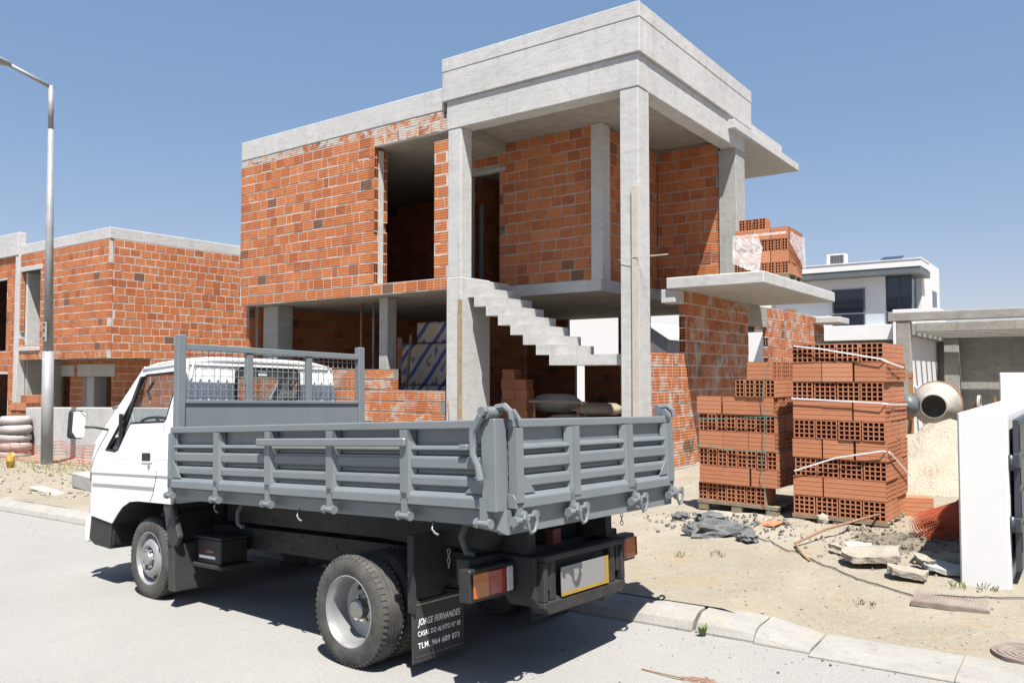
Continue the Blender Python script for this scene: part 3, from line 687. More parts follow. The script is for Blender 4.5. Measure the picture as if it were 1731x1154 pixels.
m_ = MB()
for cx in (.3, .8, 1.3, 1.8, 2.3, 2.8, 3.2): m_.box(cx - .03, cx + .03, -.82, .82, .90, .984)
tm(m_, 'cross_bearers', M.chassis)
# headboard
hb = tb('headboard', 3.285, 3.305, -.91, .83, 1.02, 1.655, M.grey)
for y0, y1 in ((.828, .896), (-.965, -.895)): tb('headboard_post', 3.26, 3.33, y0, y1, 1.0, 2.176, M.grey, hb, .006)
tb('top_rail', 3.268, 3.322, -.895, .828, 2.058, 2.108, M.grey, hb, .005)
for y in (.254, -.344): tb('headboard_upright', 3.275, 3.315, y - .031, y + .031, 1.656, 2.057, M.grey, hb, .005)
tb('mid_rail', 3.27, 3.32, -.895, .828, 1.64, 1.668, M.grey, hb, .004)
m_ = MB(); y = -.89
while y < .825: m_.box(3.297, 3.301, y - .002, y + .002, 1.66, 2.06); y += .054
z = 1.70
while z < 2.05: m_.box(3.293, 3.297, -.893, .826, z - .002, z + .002); z += .054
tm(m_, 'wire_mesh', M.galv, hb)
# --- cab
def hw(z): return .842 - max(0, z - 1.22) * .165
def ring_face(outer, inner, fmap, name, mat, parent):
    bm = bmesh.new(); ed = []
    for loop in [outer] + ([inner] if inner else []):
        vs_ = [bm.verts.new((p[0], p[1], 0)) for p in loop]; ed += [bm.edges.new((vs_[i], vs_[(i + 1) % len(vs_)])) for i in range(len(vs_))]
    bmesh.ops.triangle_fill(bm, use_beauty=True, edges=ed)
    for v in bm.verts: v.co = Vector(fmap(v.co.x, v.co.y))
    me = bpy.data.meshes.new(name); bm.to_mesh(me); bm.free(); me.materials.append(mat)
    o = bpy.data.objects.new(name, me); COL.objects.link(o); o.parent = parent; ORG[o.name] = Vector()
    so = o.modifiers.new('thick', 'SOLIDIFY'); so.thickness = .022; so.offset = 0
    return o
def rrect(x0, x1, z0, z1, r, n=5):
    out = []
    for cx, cz, a0 in ((x1 - r, z1 - r, 0), (x0 + r, z1 - r, 90), (x0 + r, z0 + r, 180), (x1 - r, z0 + r, 270)):
        for i in range(n + 1):
            a = R(a0 + 90 * i / n); out.append((cx + r * math.cos(a), cz + r * math.sin(a)))
    return out
WIN = [(4.585, 1.275), (4.40, 1.262), (4.35, 1.275), (4.225, 1.487), (4.19, 1.50), (3.635, 1.503), (3.615, 1.52), (3.53, 1.89), (3.55, 1.905), (4.085, 1.905), (4.12, 1.89)]
ARCH = [(4.41, .655), (4.37, .69), (4.32, .735), (4.23, .80), (4.10, .85), (3.95, .862)]
cab = MB()
# roof (domed), front panel, floor, drip rails
xs_r = [3.44, 3.50, 3.70, 3.95, 4.10, 4.165]; zr = [1.985, 2.012, 2.02, 2.015, 1.995, 1.972]
ny = 9; base = len(cab.v)
for xi, zi in zip(xs_r, zr):
    for k in range(ny):
        t = -1 + 2 * k / (ny - 1); yy = t * hw(1.975); cab.v.append(Vector((xi, yy, zi + .03 * (1 - abs(t) ** 3.5) - (.012 if abs(t) == 1 else 0))))
for i in range(len(xs_r) - 1):
    for k in range(ny - 1): cab.f.append((base + i * ny + k, base + i * ny + k + 1, base + (i + 1) * ny + k + 1, base + (i + 1) * ny + k))
body = cab.build('cab_body', M.cab, TR, org=Vector(), smooth=True)
so = body.modifiers.new('thick', 'SOLIDIFY'); so.thickness = .02
fp = MB(); fx = [(4.835, 1.345), (4.875, 1.22), (4.895, 1.05), (4.90, .85), (4.895, .70)]; n = 11
for x, z in fx:
    for k in range(n):
        t = -1 + 2 * k / (n - 1); fp.v.append(Vector((x - .07 * abs(t) ** 6, t * hw(z), z)))
for i in range(len(fx) - 1):
    for k in range(n - 1): fp.f.append((i * n + k, i * n + k + 1, (i + 1) * n + k + 1, (i + 1) * n + k))
f_ = tm(fp, 'front_panel', M.cab, body, smooth=True); so = f_.modifiers.new('thick', 'SOLIDIFY'); so.thickness = .02
for sg in (1, -1):
    up = [(3.43, 1.20), (4.825, 1.20), (4.80, 1.34), (4.16, 1.965), (3.47, 1.985)]
    ring_face(up, WIN, lambda a, b, s_=sg: (a, s_ * hw(b), b), 'side_panel', M.cab, body)
    lowp = [(3.41, 1.20), (3.41, .862)] + ARCH[::-1] + [(4.60, .675), (4.83, .70), (4.825, 1.20)]
    ring_face(lowp, None, lambda a, b, s_=sg: (a, s_ * .842, b), 'door', M.cab, body)
    # belt crease, sill, door seams, handle
    m_ = MB().box(3.43, 4.815, min(sg * .85, sg * .862), max(sg * .85, sg * .862), 1.078, 1.09); tm(m_, 'belt_moulding', M.cab, body)
    m_ = MB().prism([(3.68, .98), (4.80, .98), (4.80, 1.0), (3.68, 1.01)], 1, sg * .852, sg * .866); tm(m_, 'sill_crease', M.cab, body, bevel=.006)
    m_ = MB()
    for a, b in (((3.625, 1.48), (3.645, 1.10)), ((3.645, 1.10), (3.70, .93)), ((3.70, .93), (3.75, .868))):
        ya, yb = sg * (hw(a[1]) + .0125), sg * (hw(b[1]) + .0125); d = .004
        m_.add([(a[0] - d, ya, a[1]), (a[0] + d, ya, a[1]), (b[0] + d, yb, b[1]), (b[0] - d, yb, b[1])], [(0, 1, 2, 3)])
    tm(m_, 'door_seam', M.black, body)
    dh = tm(MB().prism(rrect(3.725, 3.905, 1.175, 1.272, .012, 3), 1, sg * .853, sg * .860), 'door_handle', M.cab, body, bevel=.003)
    tm(MB().prism(rrect(3.745, 3.885, 1.193, 1.255, .01, 3), 1, sg * .8605, sg * .8625), 'handle_recess', M.black, body)
    tm(MB().tube([(3.775, sg * .852, 1.145), (3.775, sg * .862, 1.145)], .013, 10), 'lock', M.steel, body)
    # window rubber, glass, vent bar
    m_ = MB(); k = len(WIN); cx = sum(p[0] for p in WIN) / k; cz = sum(p[1] for p in WIN) / k
    m_.tube([(p[0], sg * (hw(p[1]) + .004), p[1]) for p in WIN + WIN[:2]], .012, 6, False); m_.box(4.37, 4.395, min(sg * .80, sg * .825), max(sg * .80, sg * .825), 1.28, 1.585)
    m_.add([(4.60, sg * (hw(1.27) + .002), 1.265), (4.37, sg * (hw(1.27) + .002), 1.255), (4.12, sg * (hw(1.9) + .002), 1.90), (4.15, sg * (hw(1.9) + .002), 1.88)][:0], [])
    m_.prism([(4.585, 1.275), (4.50, 1.27), (4.075, 1.895), (4.12, 1.89)], 1, sg * .765, sg * .78)
    tm(m_, 'window_seal', M.black, body)
    g_ = MB().add([(p[0], sg * (hw(p[1]) - .012), p[1]) for p in WIN], [tuple(range(k))]); tm(g_, 'side_window', M.glass, body)
    tm(MB().tube([(4.16, sg * (hw(1.95) + .012), 1.958), (3.48, sg * (hw(1.97) + .012), 1.972)], .012, 8), 'drip_rail', M.cab, body, smooth=True)
    # wheel arch liner and mud flap behind the front wheel
    m_ = MB(); aa = [(4.44, .45), (4.43, .6)] + ARCH + [(3.52, .862), (3.47, .78), (3.47, .55)]
    for p in aa: m_.v += [Vector((p[0], sg * .845, p[1] - .002)), Vector((p[0], sg * .45, p[1] - .002))]
    m_.f = [(2 * i, 2 * i + 1, 2 * i + 3, 2 * i + 2) for i in range(len(aa) - 1)]; tm(m_, 'wheel_arch', M.black, body)
    m_ = MB().prism([(3.56, .87), (3.42, .87), (3.30, .62), (3.34, .55), (3.47, .5), (3.48, .6)], 1, sg * .845, sg * .80)
    m_.prism([(3.47, .58), (3.38, .55), (3.35, .20), (3.45, .20)], 1, sg * .845, sg * .45); m_.prism([(3.56, .87), (3.50, .87), (3.45, .5), (3.48, .5)], 1, sg * .8, sg * .45)
    tm(m_, 'front_mudguard', M.flap, TR, bevel=.01)
    # bumper corner / step, lamp, mirror
    m_ = MB().prism([(4.43, .46), (4.42, .56), (4.42, .653), (4.86, .694), (4.905, .50), (4.80, .445), (4.5, .43)], 1, sg * .838, sg * .62)
    tm(m_, 'bumper_step', M.black, TR, bevel=.015)
    tm(MB().prism([(4.84, .70), (4.905, .70), (4.94, .60), (4.93, .47), (4.88, .46)], 1, sg * .857, sg * .55), 'bumper_end', M.cab, TR, bevel=.015)
    tm(MB().prism([(4.83, .72), (4.875, .72), (4.885, .88), (4.84, .89)], 1, sg * .80, sg * .852), 'corner_marker', M.lens_c, body, bevel=.006)
    tm(MB().prism([(4.815, .99), (4.868, .99), (4.868, 1.085), (4.82, 1.085)], 1, sg * .78, sg * .853), 'indicator_lamp', M.lens_o, body, bevel=.006)
    arm = MB().tube([(4.60, sg * .82, 1.45), (4.66, sg * .92, 1.475), (4.69, sg * 1.03, 1.48)], .010, 8); arm.tube([(4.69, sg * 1.03, 1.48), (4.69, sg * 1.06, 1.49)], .014, 8)
    ar = tm(arm, 'mirror_arm', M.black, body, smooth=True)
    hd = Matrix.Translation((4.66, sg * 1.05, 1.50)) @ Matrix.Rotation(sg * R(20), 4, 'Z') @ Matrix.Rotation(R(3), 4, 'X')
    hs = MB().prism(rrect(-.072, .072, -.122, .122, .03, 4), 0, -.008, .05); hs.v = [hd @ v for v in hs.v]; tm(hs, 'mirror_housing', M.black, body, bevel=.012)
    hg = MB().prism(rrect(-.064, .064, -.113, .113, .026, 4), 0, -.0095, -.0085); hg.v = [hd @ v for v in hg.v]; tm(hg, 'mirror_glass', M.mirror, body)
# front bumper beam, windscreen
tb('bumper', 4.86, 4.945, -.58, .58, .48, .68, M.cab, TR, .015)
ws_o = [(-1, 1.335), (1, 1.335), (1, 1.975), (-1, 1.975)]
def wmap(t, z): return (4.84 - (z - 1.335) * (4.84 - 4.165) / .64, t * hw(z), z)
ring_face(ws_o, rrect(-.93, .93, 1.39, 1.93, .05, 3), wmap, 'windscreen_frame', M.cab, body)
tm(MB().add([wmap(-.94, 1.38), wmap(.94, 1.38), wmap(.94, 1.94), wmap(-.94, 1.94)], [(0, 1, 2, 3)]), 'windscreen', M.glass, body)
# rear wall with window
RW = rrect(-.345, .285, 1.668, 1.952, .05, 5)
XW = 3.455
ring_face([(-.842, .86), (.842, .86), (.842, 1.22), (hw(1.98), 1.98), (-hw(1.98), 1.98), (-.842, 1.22)], RW, lambda a, b: (XW, a, b), 'rear_wall', M.cab, body)
tm(MB().tube([(XW - .012, p[0], p[1]) for p in RW + RW[:2]], .014, 6, False), 'window_seal', M.black, body)
tm(MB().add([(XW, p[0], p[1]) for p in RW], [tuple(range(len(RW)))]), 'rear_window', M.glass, body)
tm(MB().box(XW - .004, XW - .002, -.02, .065, 1.89, 1.925), 'window_sticker', M.letter, body)
m_ = MB()
for y in (.62, .54, .46, .38, -.44, -.52, -.60): m_.tube([(XW - .012, y, 1.25), (XW - .012, y * .985, 1.93)], .012, 6)
for sg in (1, -1): m_.tube([(XW - .016, sg * .79, 1.25), (XW - .016, sg * .675, 1.955)], .009, 6)
m_.box(XW - .02, XW - .008, -.71, .71, 1.955, 1.968); tm(m_, 'pressed_rib', M.cab, body, smooth=True)
# interior
m_ = MB().box(3.47, 4.85, -.80, .80, .86, .90).prism([(4.55, .9), (4.80, .9), (4.82, 1.33), (4.60, 1.36), (4.48, 1.28), (4.52, 1.1)], 1, -.80, .80); tm(m_, 'dashboard', M.dark, body)
for y0, y1 in ((.18, .66), (-.70, .10)):
    s_ = MB().box(3.62, 4.08, y0, y1, .95, 1.14).prism([(3.50, 1.1), (3.63, 1.1), (3.58, 1.60), (3.50, 1.60)], 1, y0, y1).prism([(3.50, 1.61), (3.56, 1.61), (3.55, 1.76), (3.5, 1.76)], 1, (y0 + y1) / 2 - .11, (y0 + y1) / 2 + .11)
    tm(s_, 'seat', M.seat, body, bevel=.03, seg=3)
cw_ = Matrix.Translation((4.38, .42, 1.46)) @ Matrix.Rotation(R(-28), 4, 'Y')
m_ = MB(); m_.tube([cw_ @ Vector((.2 * math.cos(t), .2 * math.sin(t), 0)) for t in [PI2 * i / 24 for i in range(25)]], .013, 6, False)
m_.tube([cw_ @ Vector((-.19, 0, 0)), cw_ @ Vector((.19, 0, 0))], .012, 6); m_.tube([cw_ @ Vector((0, 0, .01)), (4.58, .42, 1.2)], .03, 8)
tm(m_, 'steering_wheel', M.black, body, smooth=True)
tm(MB().tube([(4.03, .735, 1.70), (4.06, .715, 1.70), (4.10, .715, 1.77), (4.02, .71, 1.84), (3.99, .725, 1.84)], .011, 6), 'grab_handle', M.black, body, smooth=True)
# --- chassis
fr = MB()
for sg in (1, -1): fr.box(.12, 4.6, sg * .38 - .03, sg * .38 + .03, .50, .66).box(.2, 3.3, sg * .40 - .035, sg * .40 + .035, .70, .895)
for cx in (.2, 1.0, 1.9, 2.8, 3.6): fr.box(cx - .04, cx + .04, -.38, .38, .53, .64)
fr = tm(fr, 'chassis_frame', M.chassis)
m_ = MB(); 
for i in range(14): m_.tube([(1.55 + i * .1, .411, .545 + .045 * (i % 3)), (1.55 + i * .1, .417, .545 + .045 * (i % 3))], .007 + .006 * (i % 4 == 0), 8)
tm(m_, 'frame_bolts', M.black, fr)
ax = MB().tube([(1.265, -.62, .33), (1.265, .62, .33)], .06, 12); ax.lathe([(0, -.16), (.1, -.13), (.15, 0), (.1, .13), (0, .16)], 16, Matrix.Translation((1.265, 0, .33))); ax.tube([(1.25, 0, .36), (3.3, 0, .5)], .04, 8)
tm(ax, 'rear_axle', M.chassis, smooth=True)
for sg in (1, -1):
    m_ = MB()
    for k in range(3): m_.prism([(.55 + k * .14, .47 - k * .018), (1.26, .42 - k * .018), (1.98 - k * .14, .49 - k * .018), (1.98 - k * .14, .472 - k * .018), (1.26, .402 - k * .018), (.55 + k * .14, .452 - k * .018)], 1, sg * .43, sg * .49)
    tm(m_, 'leaf_spring', M.chassis)
tm(MB().tube([(3.88, -.6, .40), (3.88, .6, .40)], .05, 8), 'front_axle', M.chassis, smooth=True)
tm(MB().box(3.6, 4.5, -.33, .33, .42, .86), 'engine_sump', M.chassis, bevel=.04)
tm(MB().box(2.55, 2.95, -.72, -.45, .38, .66), 'fuel_tank', M.chassis, bevel=.03)
bat = tb('battery_tray', 2.90, 3.32, .45, .72, .385, .415, M.chassis)
tb('battery', 2.95, 3.28, .47, .70, .416, .60, M.black, bat, .008); tb('battery_clamp', 2.92, 3.31, .46, .715, .603, .62, M.black, bat)
m_ = MB().box(3.02, 3.25, .7005, .7018, .455, .475); tm(m_, 'battery_label', M.letter, bat); tm(MB().prism([(3.23, .53), (3.20, .50), (3.15, .56), (3.19, .515)], 1, .7005, .7018).box(3.05, 3.17, .7005, .7016, .50, .515), 'battery_emblem', M.lens_r, bat)
for pts, rr in (([(2.70, .66, .905), (2.72, .70, .82), (2.71, .70, .74), (2.66, .69, .72)], .017), ([(.48, .62, .905), (.50, .66, .80), (.46, .66, .72), (.42, .64, .70)], .02)):
    tm(MB().tube(pts, rr, 8), 'tipping_bracket', M.greyd, auto=40)
m_ = MB().prism([(2.75, .90), (2.62, .78), (1.9, .74), (1.1, .70), (.4, .72), (.3, .90)], 1, .44, .50); tm(m_, 'subframe_skirt', M.chassis)
# --- wheels
TYRE = [(.205, -.085), (.225, -.092), (.262, -.097), (.295, -.093), (.318, -.082), (.327, -.066), (.328, -.044), (.321, -.042), (.321, -.036), (.3285, -.034), (.329, -.014), (.322, -.012), (.322, -.006), (.329, -.004),
        (.329, .016), (.322, .018), (.322, .024), (.3285, .026), (.328, .048), (.327, .066), (.318, .082), (.295, .093), (.262, .097), (.225, .092), (.205, .085)]
def wheel(x, y, z, sg, kind):
    Mx = Matrix.Translation((x, y, z)) @ Matrix.Rotation(-sg * R(90), 4, 'X')      # local +Z points outwards
    t = MB().lathe([(r_ * .995, h) for r_, h in TYRE], 56, Mx)
    # shoulder sipes
    for k in range(56):
        a = PI2 * k / 56
        for s_ in (-1, 1):
            q = Mx @ Matrix.Rotation(a, 4, 'Z') @ Matrix.Translation((.322, 0, s_ * .072)) @ Matrix.Rotation(s_ * R(-32), 4, 'Y'); t.box(-.006, .0045, -.007, .007, -.016, .014, q)
    wh = tm(t, 'wheel', M.rubber, TR, auto=35)
    if kind == 'front': pr = [(.206, -.08), (.206, .07), (.214, .088), (.207, .09), (.196, .078), (.182, .035), (.172, .035), (.150, .075), (.128, .092), (.105, .094), (.085, .080), (.072, .055), (.0, .052)]
    else: pr = [(.206, -.08), (.208, .075), (.216, .088), (.209, .091), (.198, .075), (.190, .04), (.182, .0), (.176, -.05), (.150, -.062), (.10, -.065), (.0, -.065)]
    tm(MB().lathe(pr, 48, Mx), 'rim', M.rim, wh, auto=40)
    hz = .052 if kind == 'front' else -.065
    h = MB().lathe([(.062, hz), (.062, hz + .03), (.05, hz + .055), (.03, hz + .06), (0, hz + .06)] if kind == 'front' else [(.085, hz), (.085, hz + .035), (.062, hz + .045), (.06, hz + .09), (.05, hz + .1), (0, hz + .1)], 20, Mx)
    for k in range(6):
        a = PI2 * k / 6; h.tube([Mx @ Vector((.072 * math.cos(a), .072 * math.sin(a), hz)), Mx @ Vector((.072 * math.cos(a), .072 * math.sin(a), hz + .05))], .011, 6)
    tm(h, 'hub', M.rim if kind == 'front' else M.steel, wh, auto=40)
    hs = MB()
    for k in range(4):
        a = PI2 * k / 4 + .5; rr, zz = (.163, .064) if kind == 'front' else (.13, -.0615)
        q = Mx @ Matrix.Rotation(a, 4, 'Z') @ Matrix.Translation((rr, 0, zz)) @ Matrix.Rotation(R(52) if kind == 'front' else 0, 4, 'Y')
        hs.lathe([(0, .002), (.02, .002), (.02, -.004)], 12, q @ Matrix.Diagonal((.8, 1.5, 1, 1)))
    tm(hs, 'vent_shade_disc', M.black, wh)  # black discs on the rim, painting the dark inside of vent holes
for sg in (1, -1):
    dz = 0 if sg > 0 else .055
    wheel(3.88, sg * .70, .083 + .317 + dz * .9, sg, 'front')
    wheel(1.265, sg * .765, .328 + dz, sg, 'rear'); wheel(1.265, sg * .545, .328 + dz, -sg, 'inner')
# --- rear: bumper frame, lights, plate, flaps
rb = MB().prism([(.42, .405), (.385, .37), (-.385, .37), (-.42, .405), (-.42, .44), (.42, .44)], 0, .10, .20).box(.09, .2, -.42, .42, .66, .695).box(.10, .2, .385, .42, .44, .66).box(.10, .2, -.42, -.385, .44, .66)
rb.box(.115, .19, .29, .345, .44, .66).box(.115, .19, -.33, -.27, .44, .66).box(.20, .22, -.42, .42, .42, .69)
rb.prism([(.42, .405), (.42, .69), (.46, .69), (.46, .46)], 0, .14, .36)
rb.prism([(-.42, .405), (-.42, .69), (-.46, .69), (-.46, .46)], 0, .14, .36).box(.36, .46, -.75, .75, .56, .70)
rb = tm(rb, 'rear_bumper', M.chassis, bevel=.006)
np = tb('number_plate', .098, .104, -.185, .262, .468, .612, M.plate, rb, 0)
tb('plate_edge', .096, .1035, -.225, -.1855, .468, .612, M.yellow, np, 0); tb('plate_edge', .096, .1035, -.225, .262, .450, .4675, M.yellow, np, 0)
for sg in (1, -1):
    ys_ = sorted((sg * .84, sg * .46)); lm = tb('tail_lamp', .275, .36, ys_[0], ys_[1], .49, .665, M.black, TR, .008)
    for a, b, mt in ((.82, .70, M.lens_o), (.698, .55, M.lens_r), (.548, .495, M.lens_c)):
        q = sorted((sg * a, sg * b)); tb('lens', .258, .276, q[0], q[1], .51, .645, mt, lm, .006)
    if sg < 0: tb('side_lens', .262, .33, -.846, -.8405, .515, .64, M.lens_o, lm, .002)
    tb('lamp_bracket', .28, .4, min(sg * .40, sg * .47), max(sg * .40, sg * .47), .5, .62, M.chassis, TR)
    # mud flaps with lettering
    y0, y1 = sorted((sg * .76, sg * .33))
    mf = tb('mud_flap', .80, .812, y0, y1, .075, .42, M.flap, TR, .002)
    m_ = MB().box(.815, .825, y0 + .005, y1 - .005, .39, .80).box(.79, .83, y0, y0 + .02, .36, .80) if sg < 0 else MB().box(.815, .825, y0 + .005, y1 - .005, .39, .80).box(.785, .835, y1 - .015, y1 + .005, .36, .80)
    tm(m_, 'splash_guard', M.chassis, TR)
    for za, zb in ((.398, .403), (.105, .109)): tm(MB().box(.798, .80, y0 + .02, y1 - .02, za, zb), 'flap_strip', M.steel, mf)
    yl = y1 if sg > 0 else y1
    for txt, zz, size, sh, wd in (('JORGE FERNANDES', .283, .052, .0, .355), ('CASAL DO ALVITO Nº 80', .222, .040, 0, .355), ('TLM. 964 689 073', .152, .046, 0, .345)):
        cu = bpy.data.curves.new('t', 'FONT'); cu.body = txt; cu.size = size; cu.extrude = .0006; cu.shear = .25 if 'JORGE' in txt else 0; cu.offset = .0003; cu.space_character = 1.1
        ob = bpy.data.objects.new('t', cu); COL.objects.link(ob)
        dg = bpy.context.evaluated_depsgraph_get(); me = bpy.data.meshes.new_from_object(ob.evaluated_get(dg)); bpy.data.objects.remove(ob)
        xs_ = [v.co.x for v in me.vertices]; k = wd / (max(xs_) - min(xs_))
        for v in me.vertices: v.co = Vector((.7985 - v.co.z, y1 - .04 - (v.co.x - min(xs_)) * k, zz + v.co.y))
        me.materials.clear(); me.materials.append(M.letter); lo = bpy.data.objects.new('lettering', me); COL.objects.link(lo); lo.parent = mf
def chain(x, y, z0, z1, parent):
    m_ = MB(); z = z1; k = 0
    while z > z0:
        q = Matrix.Translation((x, y, z)) @ Matrix.Rotation(R(90) * (k % 2) + .4, 4, 'Z')
        m_.tube([q @ Vector((.009 * math.cos(a), 0, .016 * math.sin(a))) for a in [PI2 * i / 8 for i in range(9)]], .003, 5, False); z -= .026; k += 1
    tm(m_, 'safety_chain', M.galv, parent, smooth=True)
chain(.66, .60, .60, .70, TR); chain(.2, -.56, .74, .87, TR)
tb('red_block', .30, .36, -.02, .06, .70, .79, M.red, TR)
tm(MB().prism([(.5, .87), (.95, .8), (.95, .74), (.42, .66), (.42, .87)], 1, -.35, .35), 'tow_crossmember', M.chassis)
tm(MB().tube([(.2, -.34, .33), (.75, -.34, .36)], .03, 10), 'exhaust_pipe', M.black, smooth=True)

# ------------------------------------------------------------------ loose bricks on pallets
HB = {'wide': hollow_brick(.292, .212, .19, 4, 4, .0105), 'slim': hollow_brick(.292, .103, .19, 2, 4)}
for k in HB.values(): k.materials.append(M.brick_f)
def loose(kind, mat4, label, group, name='hollow_brick', hole=None):
    o = bpy.data.objects.new(name, HB[kind]); COL.objects.link(o); o.matrix_world = mat4
    return tag(o, label, 'brick', group)
def pallet(base, ang, Wp, Dp, label, group=None):
    """timber pallet; base = front-left corner on the ground, x along the front, y backwards"""
    Mx = Matrix.Translation(base) @ Matrix.Rotation(ang, 4, 'Z')
    p = thing('pallet', label, 'pallet', base, group, rot=Euler((0, 0, ang)), world=False)
    for i, y in enumerate((.0, Dp / 2 - .05, Dp - .10)):
        for x in (.0, Wp / 2 - .06, Wp - .12): MB().box(x, x + .12, y, y + .10, .0, .07).build('block', M.woodg, p, bevel=.003)
        MB().box(-.01, Wp + .01, y - .005, y + .105, .072, .09).build('stringer_board', M.woodg, p, bevel=.002)
    k = 6
    for i in range(k):
        y = i * (Dp - .10) / (k - 1); MB().box(-.015, Wp + .015, y, y + .095, .092, .108).build('deck_board', M.woodg, p, bevel=.002)
    return Mx
ORD = ['', 'second ', 'third ', 'fourth ', 'fifth ', 'sixth ', 'seventh ', 'eighth ', 'ninth ']
ROWN = ['bottom', 'second', 'third', 'fourth', 'fifth', 'sixth', 'seventh', 'eighth', 'ninth']
def stack(Mx, kind, nrow, where, end, rev, group, top_skip=None, jitter=.008, z0=.11, visible=None):
    """bricks in alternating rows; where = short name of the stack, end = thing its bricks are counted from"""
    T = .225 if kind == 'wide' else .1135; nh = 4 if kind == 'wide' else 8
    L = .304
    for r in range(nrow):
        z = z0 + .095 + r * .194; header = r % 2 == 0
        nx, ny_ = (nh, 3) if header else (3, nh)
        cells = [(x, y) for x in range(nx) for y in range(ny_) if y == 0 or x == nx - 1 or r == nrow - 1]
        rs = random.Random(r * 7 + nrow); dx, dy = rs.uniform(-.014, .014), rs.uniform(-.012, .012)
        for cx, cy in cells:
            if top_skip and top_skip(r, header, cx, cy): continue
            if visible and not visible(r, header, cx, cy): continue
            if header: c = (dx + T * (cx + .5) + rs.uniform(-jitter, jitter) * .4, dy + L * (cy + .5) + rs.uniform(-jitter, jitter), z); a = R(90)
            else: c = (dx + L * (cx + .5) + rs.uniform(-jitter, jitter), dy + T * (cy + .5) + rs.uniform(-jitter, jitter) * .6, z); a = 0
            k = (nx - 1 - cx) if rev else cx
            pos = ('closest to ' + end) if k == 0 else (ORD[k] + 'from ' + end)
            lab = f"{'end-on' if header else 'long-side'} brick in {ROWN[r]} row of {where}, {pos}" + ('' if cy == 0 else f", {ORD[cy]}back".replace(', back', ''))
            loose(kind, Mx @ Matrix.Translation(c) @ Matrix.Rotation(a + rs.uniform(-.012, .012), 4, 'Z'), lab, group)
gz = ground_z
PA = pallet(Vector((-3.70, 8.70, .175)), R(-4), .91, .95, 'low grey timber pallet under the brick stack tied with green twine')
def skA(r, header, cx, cy):
    if r == 0 and cx == 7: return True
    if r == 6 and header: return cx < 4
    if r == 7: return not (cx == 2)
    return False
stack(PA, 'slim', 8, 'twine-tied stack', 'strapped stack', True, 'slim bricks on the twine-tied pallet', skA)
loose('slim', PA @ Matrix.Translation((.36, .10, .11 + .095 + 6 * .194)) @ Matrix.Rotation(0, 4, 'Z'), 'slim clay brick laid crosswise near the top of the twine-tied stack', None) if False else None
PB = pallet(Vector((-2.575, 8.50, .155)), R(-1.5), .90, .95, 'timber pallet under the taller brick stack with white straps')
def skB(r, header, cx, cy):
    return False
stack(PB, 'wide', 9, 'white-strapped stack', 'twine-tied stack', False, 'wide bricks on the white-strapped pallet', skB)
def strap(Mx, pts, mat, name, label, cat='strap', r=None, flat=(.0016, .008), group=None):
    P3 = [Mx @ Vector(p) for p in pts]; mb = MB()
    if r: mb.tube(P3, r, 6)
    else:
        for a, b in zip(P3, P3[1:]):
            d = (b - a).normalized(); up = Vector((0, 0, 1)); up = (up - d * up.dot(d)).normalized(); n_ = d.cross(up)
            for q in (a, b): mb.v += [q + up * flat[1] + n_ * flat[0], q - up * flat[1] + n_ * flat[0], q - up * flat[1] - n_ * flat[0], q + up * flat[1] - n_ * flat[0]]
            k = len(mb.v) - 8; mb.f += [(k, k + 1, k + 5, k + 4), (k + 1, k + 2, k + 6, k + 5), (k + 2, k + 3, k + 7, k + 6), (k + 3, k, k + 4, k + 7), (k, k + 3, k + 2, k + 1), (k + 4, k + 5, k + 6, k + 7)]
    return single(mb, name, mat, label, cat, P3[0], group)
def zc(r): return .11 + r * .194
strap(PB, [(.03, -.02, zc(9) - .02), (.30, -.03, zc(8) + .14), (.88, -.025, zc(8) + .03), (.93, .02, zc(8)), (.95, .6, zc(8) - .05)], M.strap, 'strap', 'white plastic strap slanting loose over the top rows of the tall stack')
strap(PB, [(.0, -.02, zc(6) + .02), (.88, -.025, zc(6) - .01), (.925, .02, zc(6) - .02), (.93, .85, zc(6) - .05)], M.strap, 'strap', 'white plastic strap running level round the middle of the tall stack')
strap(PB, [(.02, -.02, zc(2) + .05), (.45, -.03, zc(3) + .02), (.88, -.03, zc(3) + .11), (.93, .05, zc(3) + .09), (.94, .9, zc(2) - .03)], M.strap, 'strap', 'white plastic strap arched slack over the lower rows of the tall stack')
strap(PA, [(.01, -.018, zc(4) + .12), (.5, -.02, zc(4) + .155), (.9, -.02, zc(4) + .185), (.915, .3, zc(4) + .18)], M.twine, 'twine', 'green twine across the upper rows of the lower brick stack', 'twine', .004)
strap(PA, [(.0, -.018, zc(3) + .03), (.45, -.02, zc(3) - .005), (.92, -.02, zc(3) + .005), (.93, .3, zc(3) + .02)], M.twine, 'twine', 'green twine sagging level round the middle of the lower brick stack', 'twine', .004)
strap(PA, [(.86, .2, zc(8) + .005), (.84, -.01, zc(8) - .02), (.78, -.03, zc(7) - .12), (.80, -.03, zc(5)), (.79, -.035, zc(2) + .16), (.76, -.035, zc(1) + .18), (.80, -.04, zc(0) + .15), (.85, -.05, .02)], M.twine, 'twine', 'green twine hanging vertically down the front of the lower brick stack', 'twine', .004)
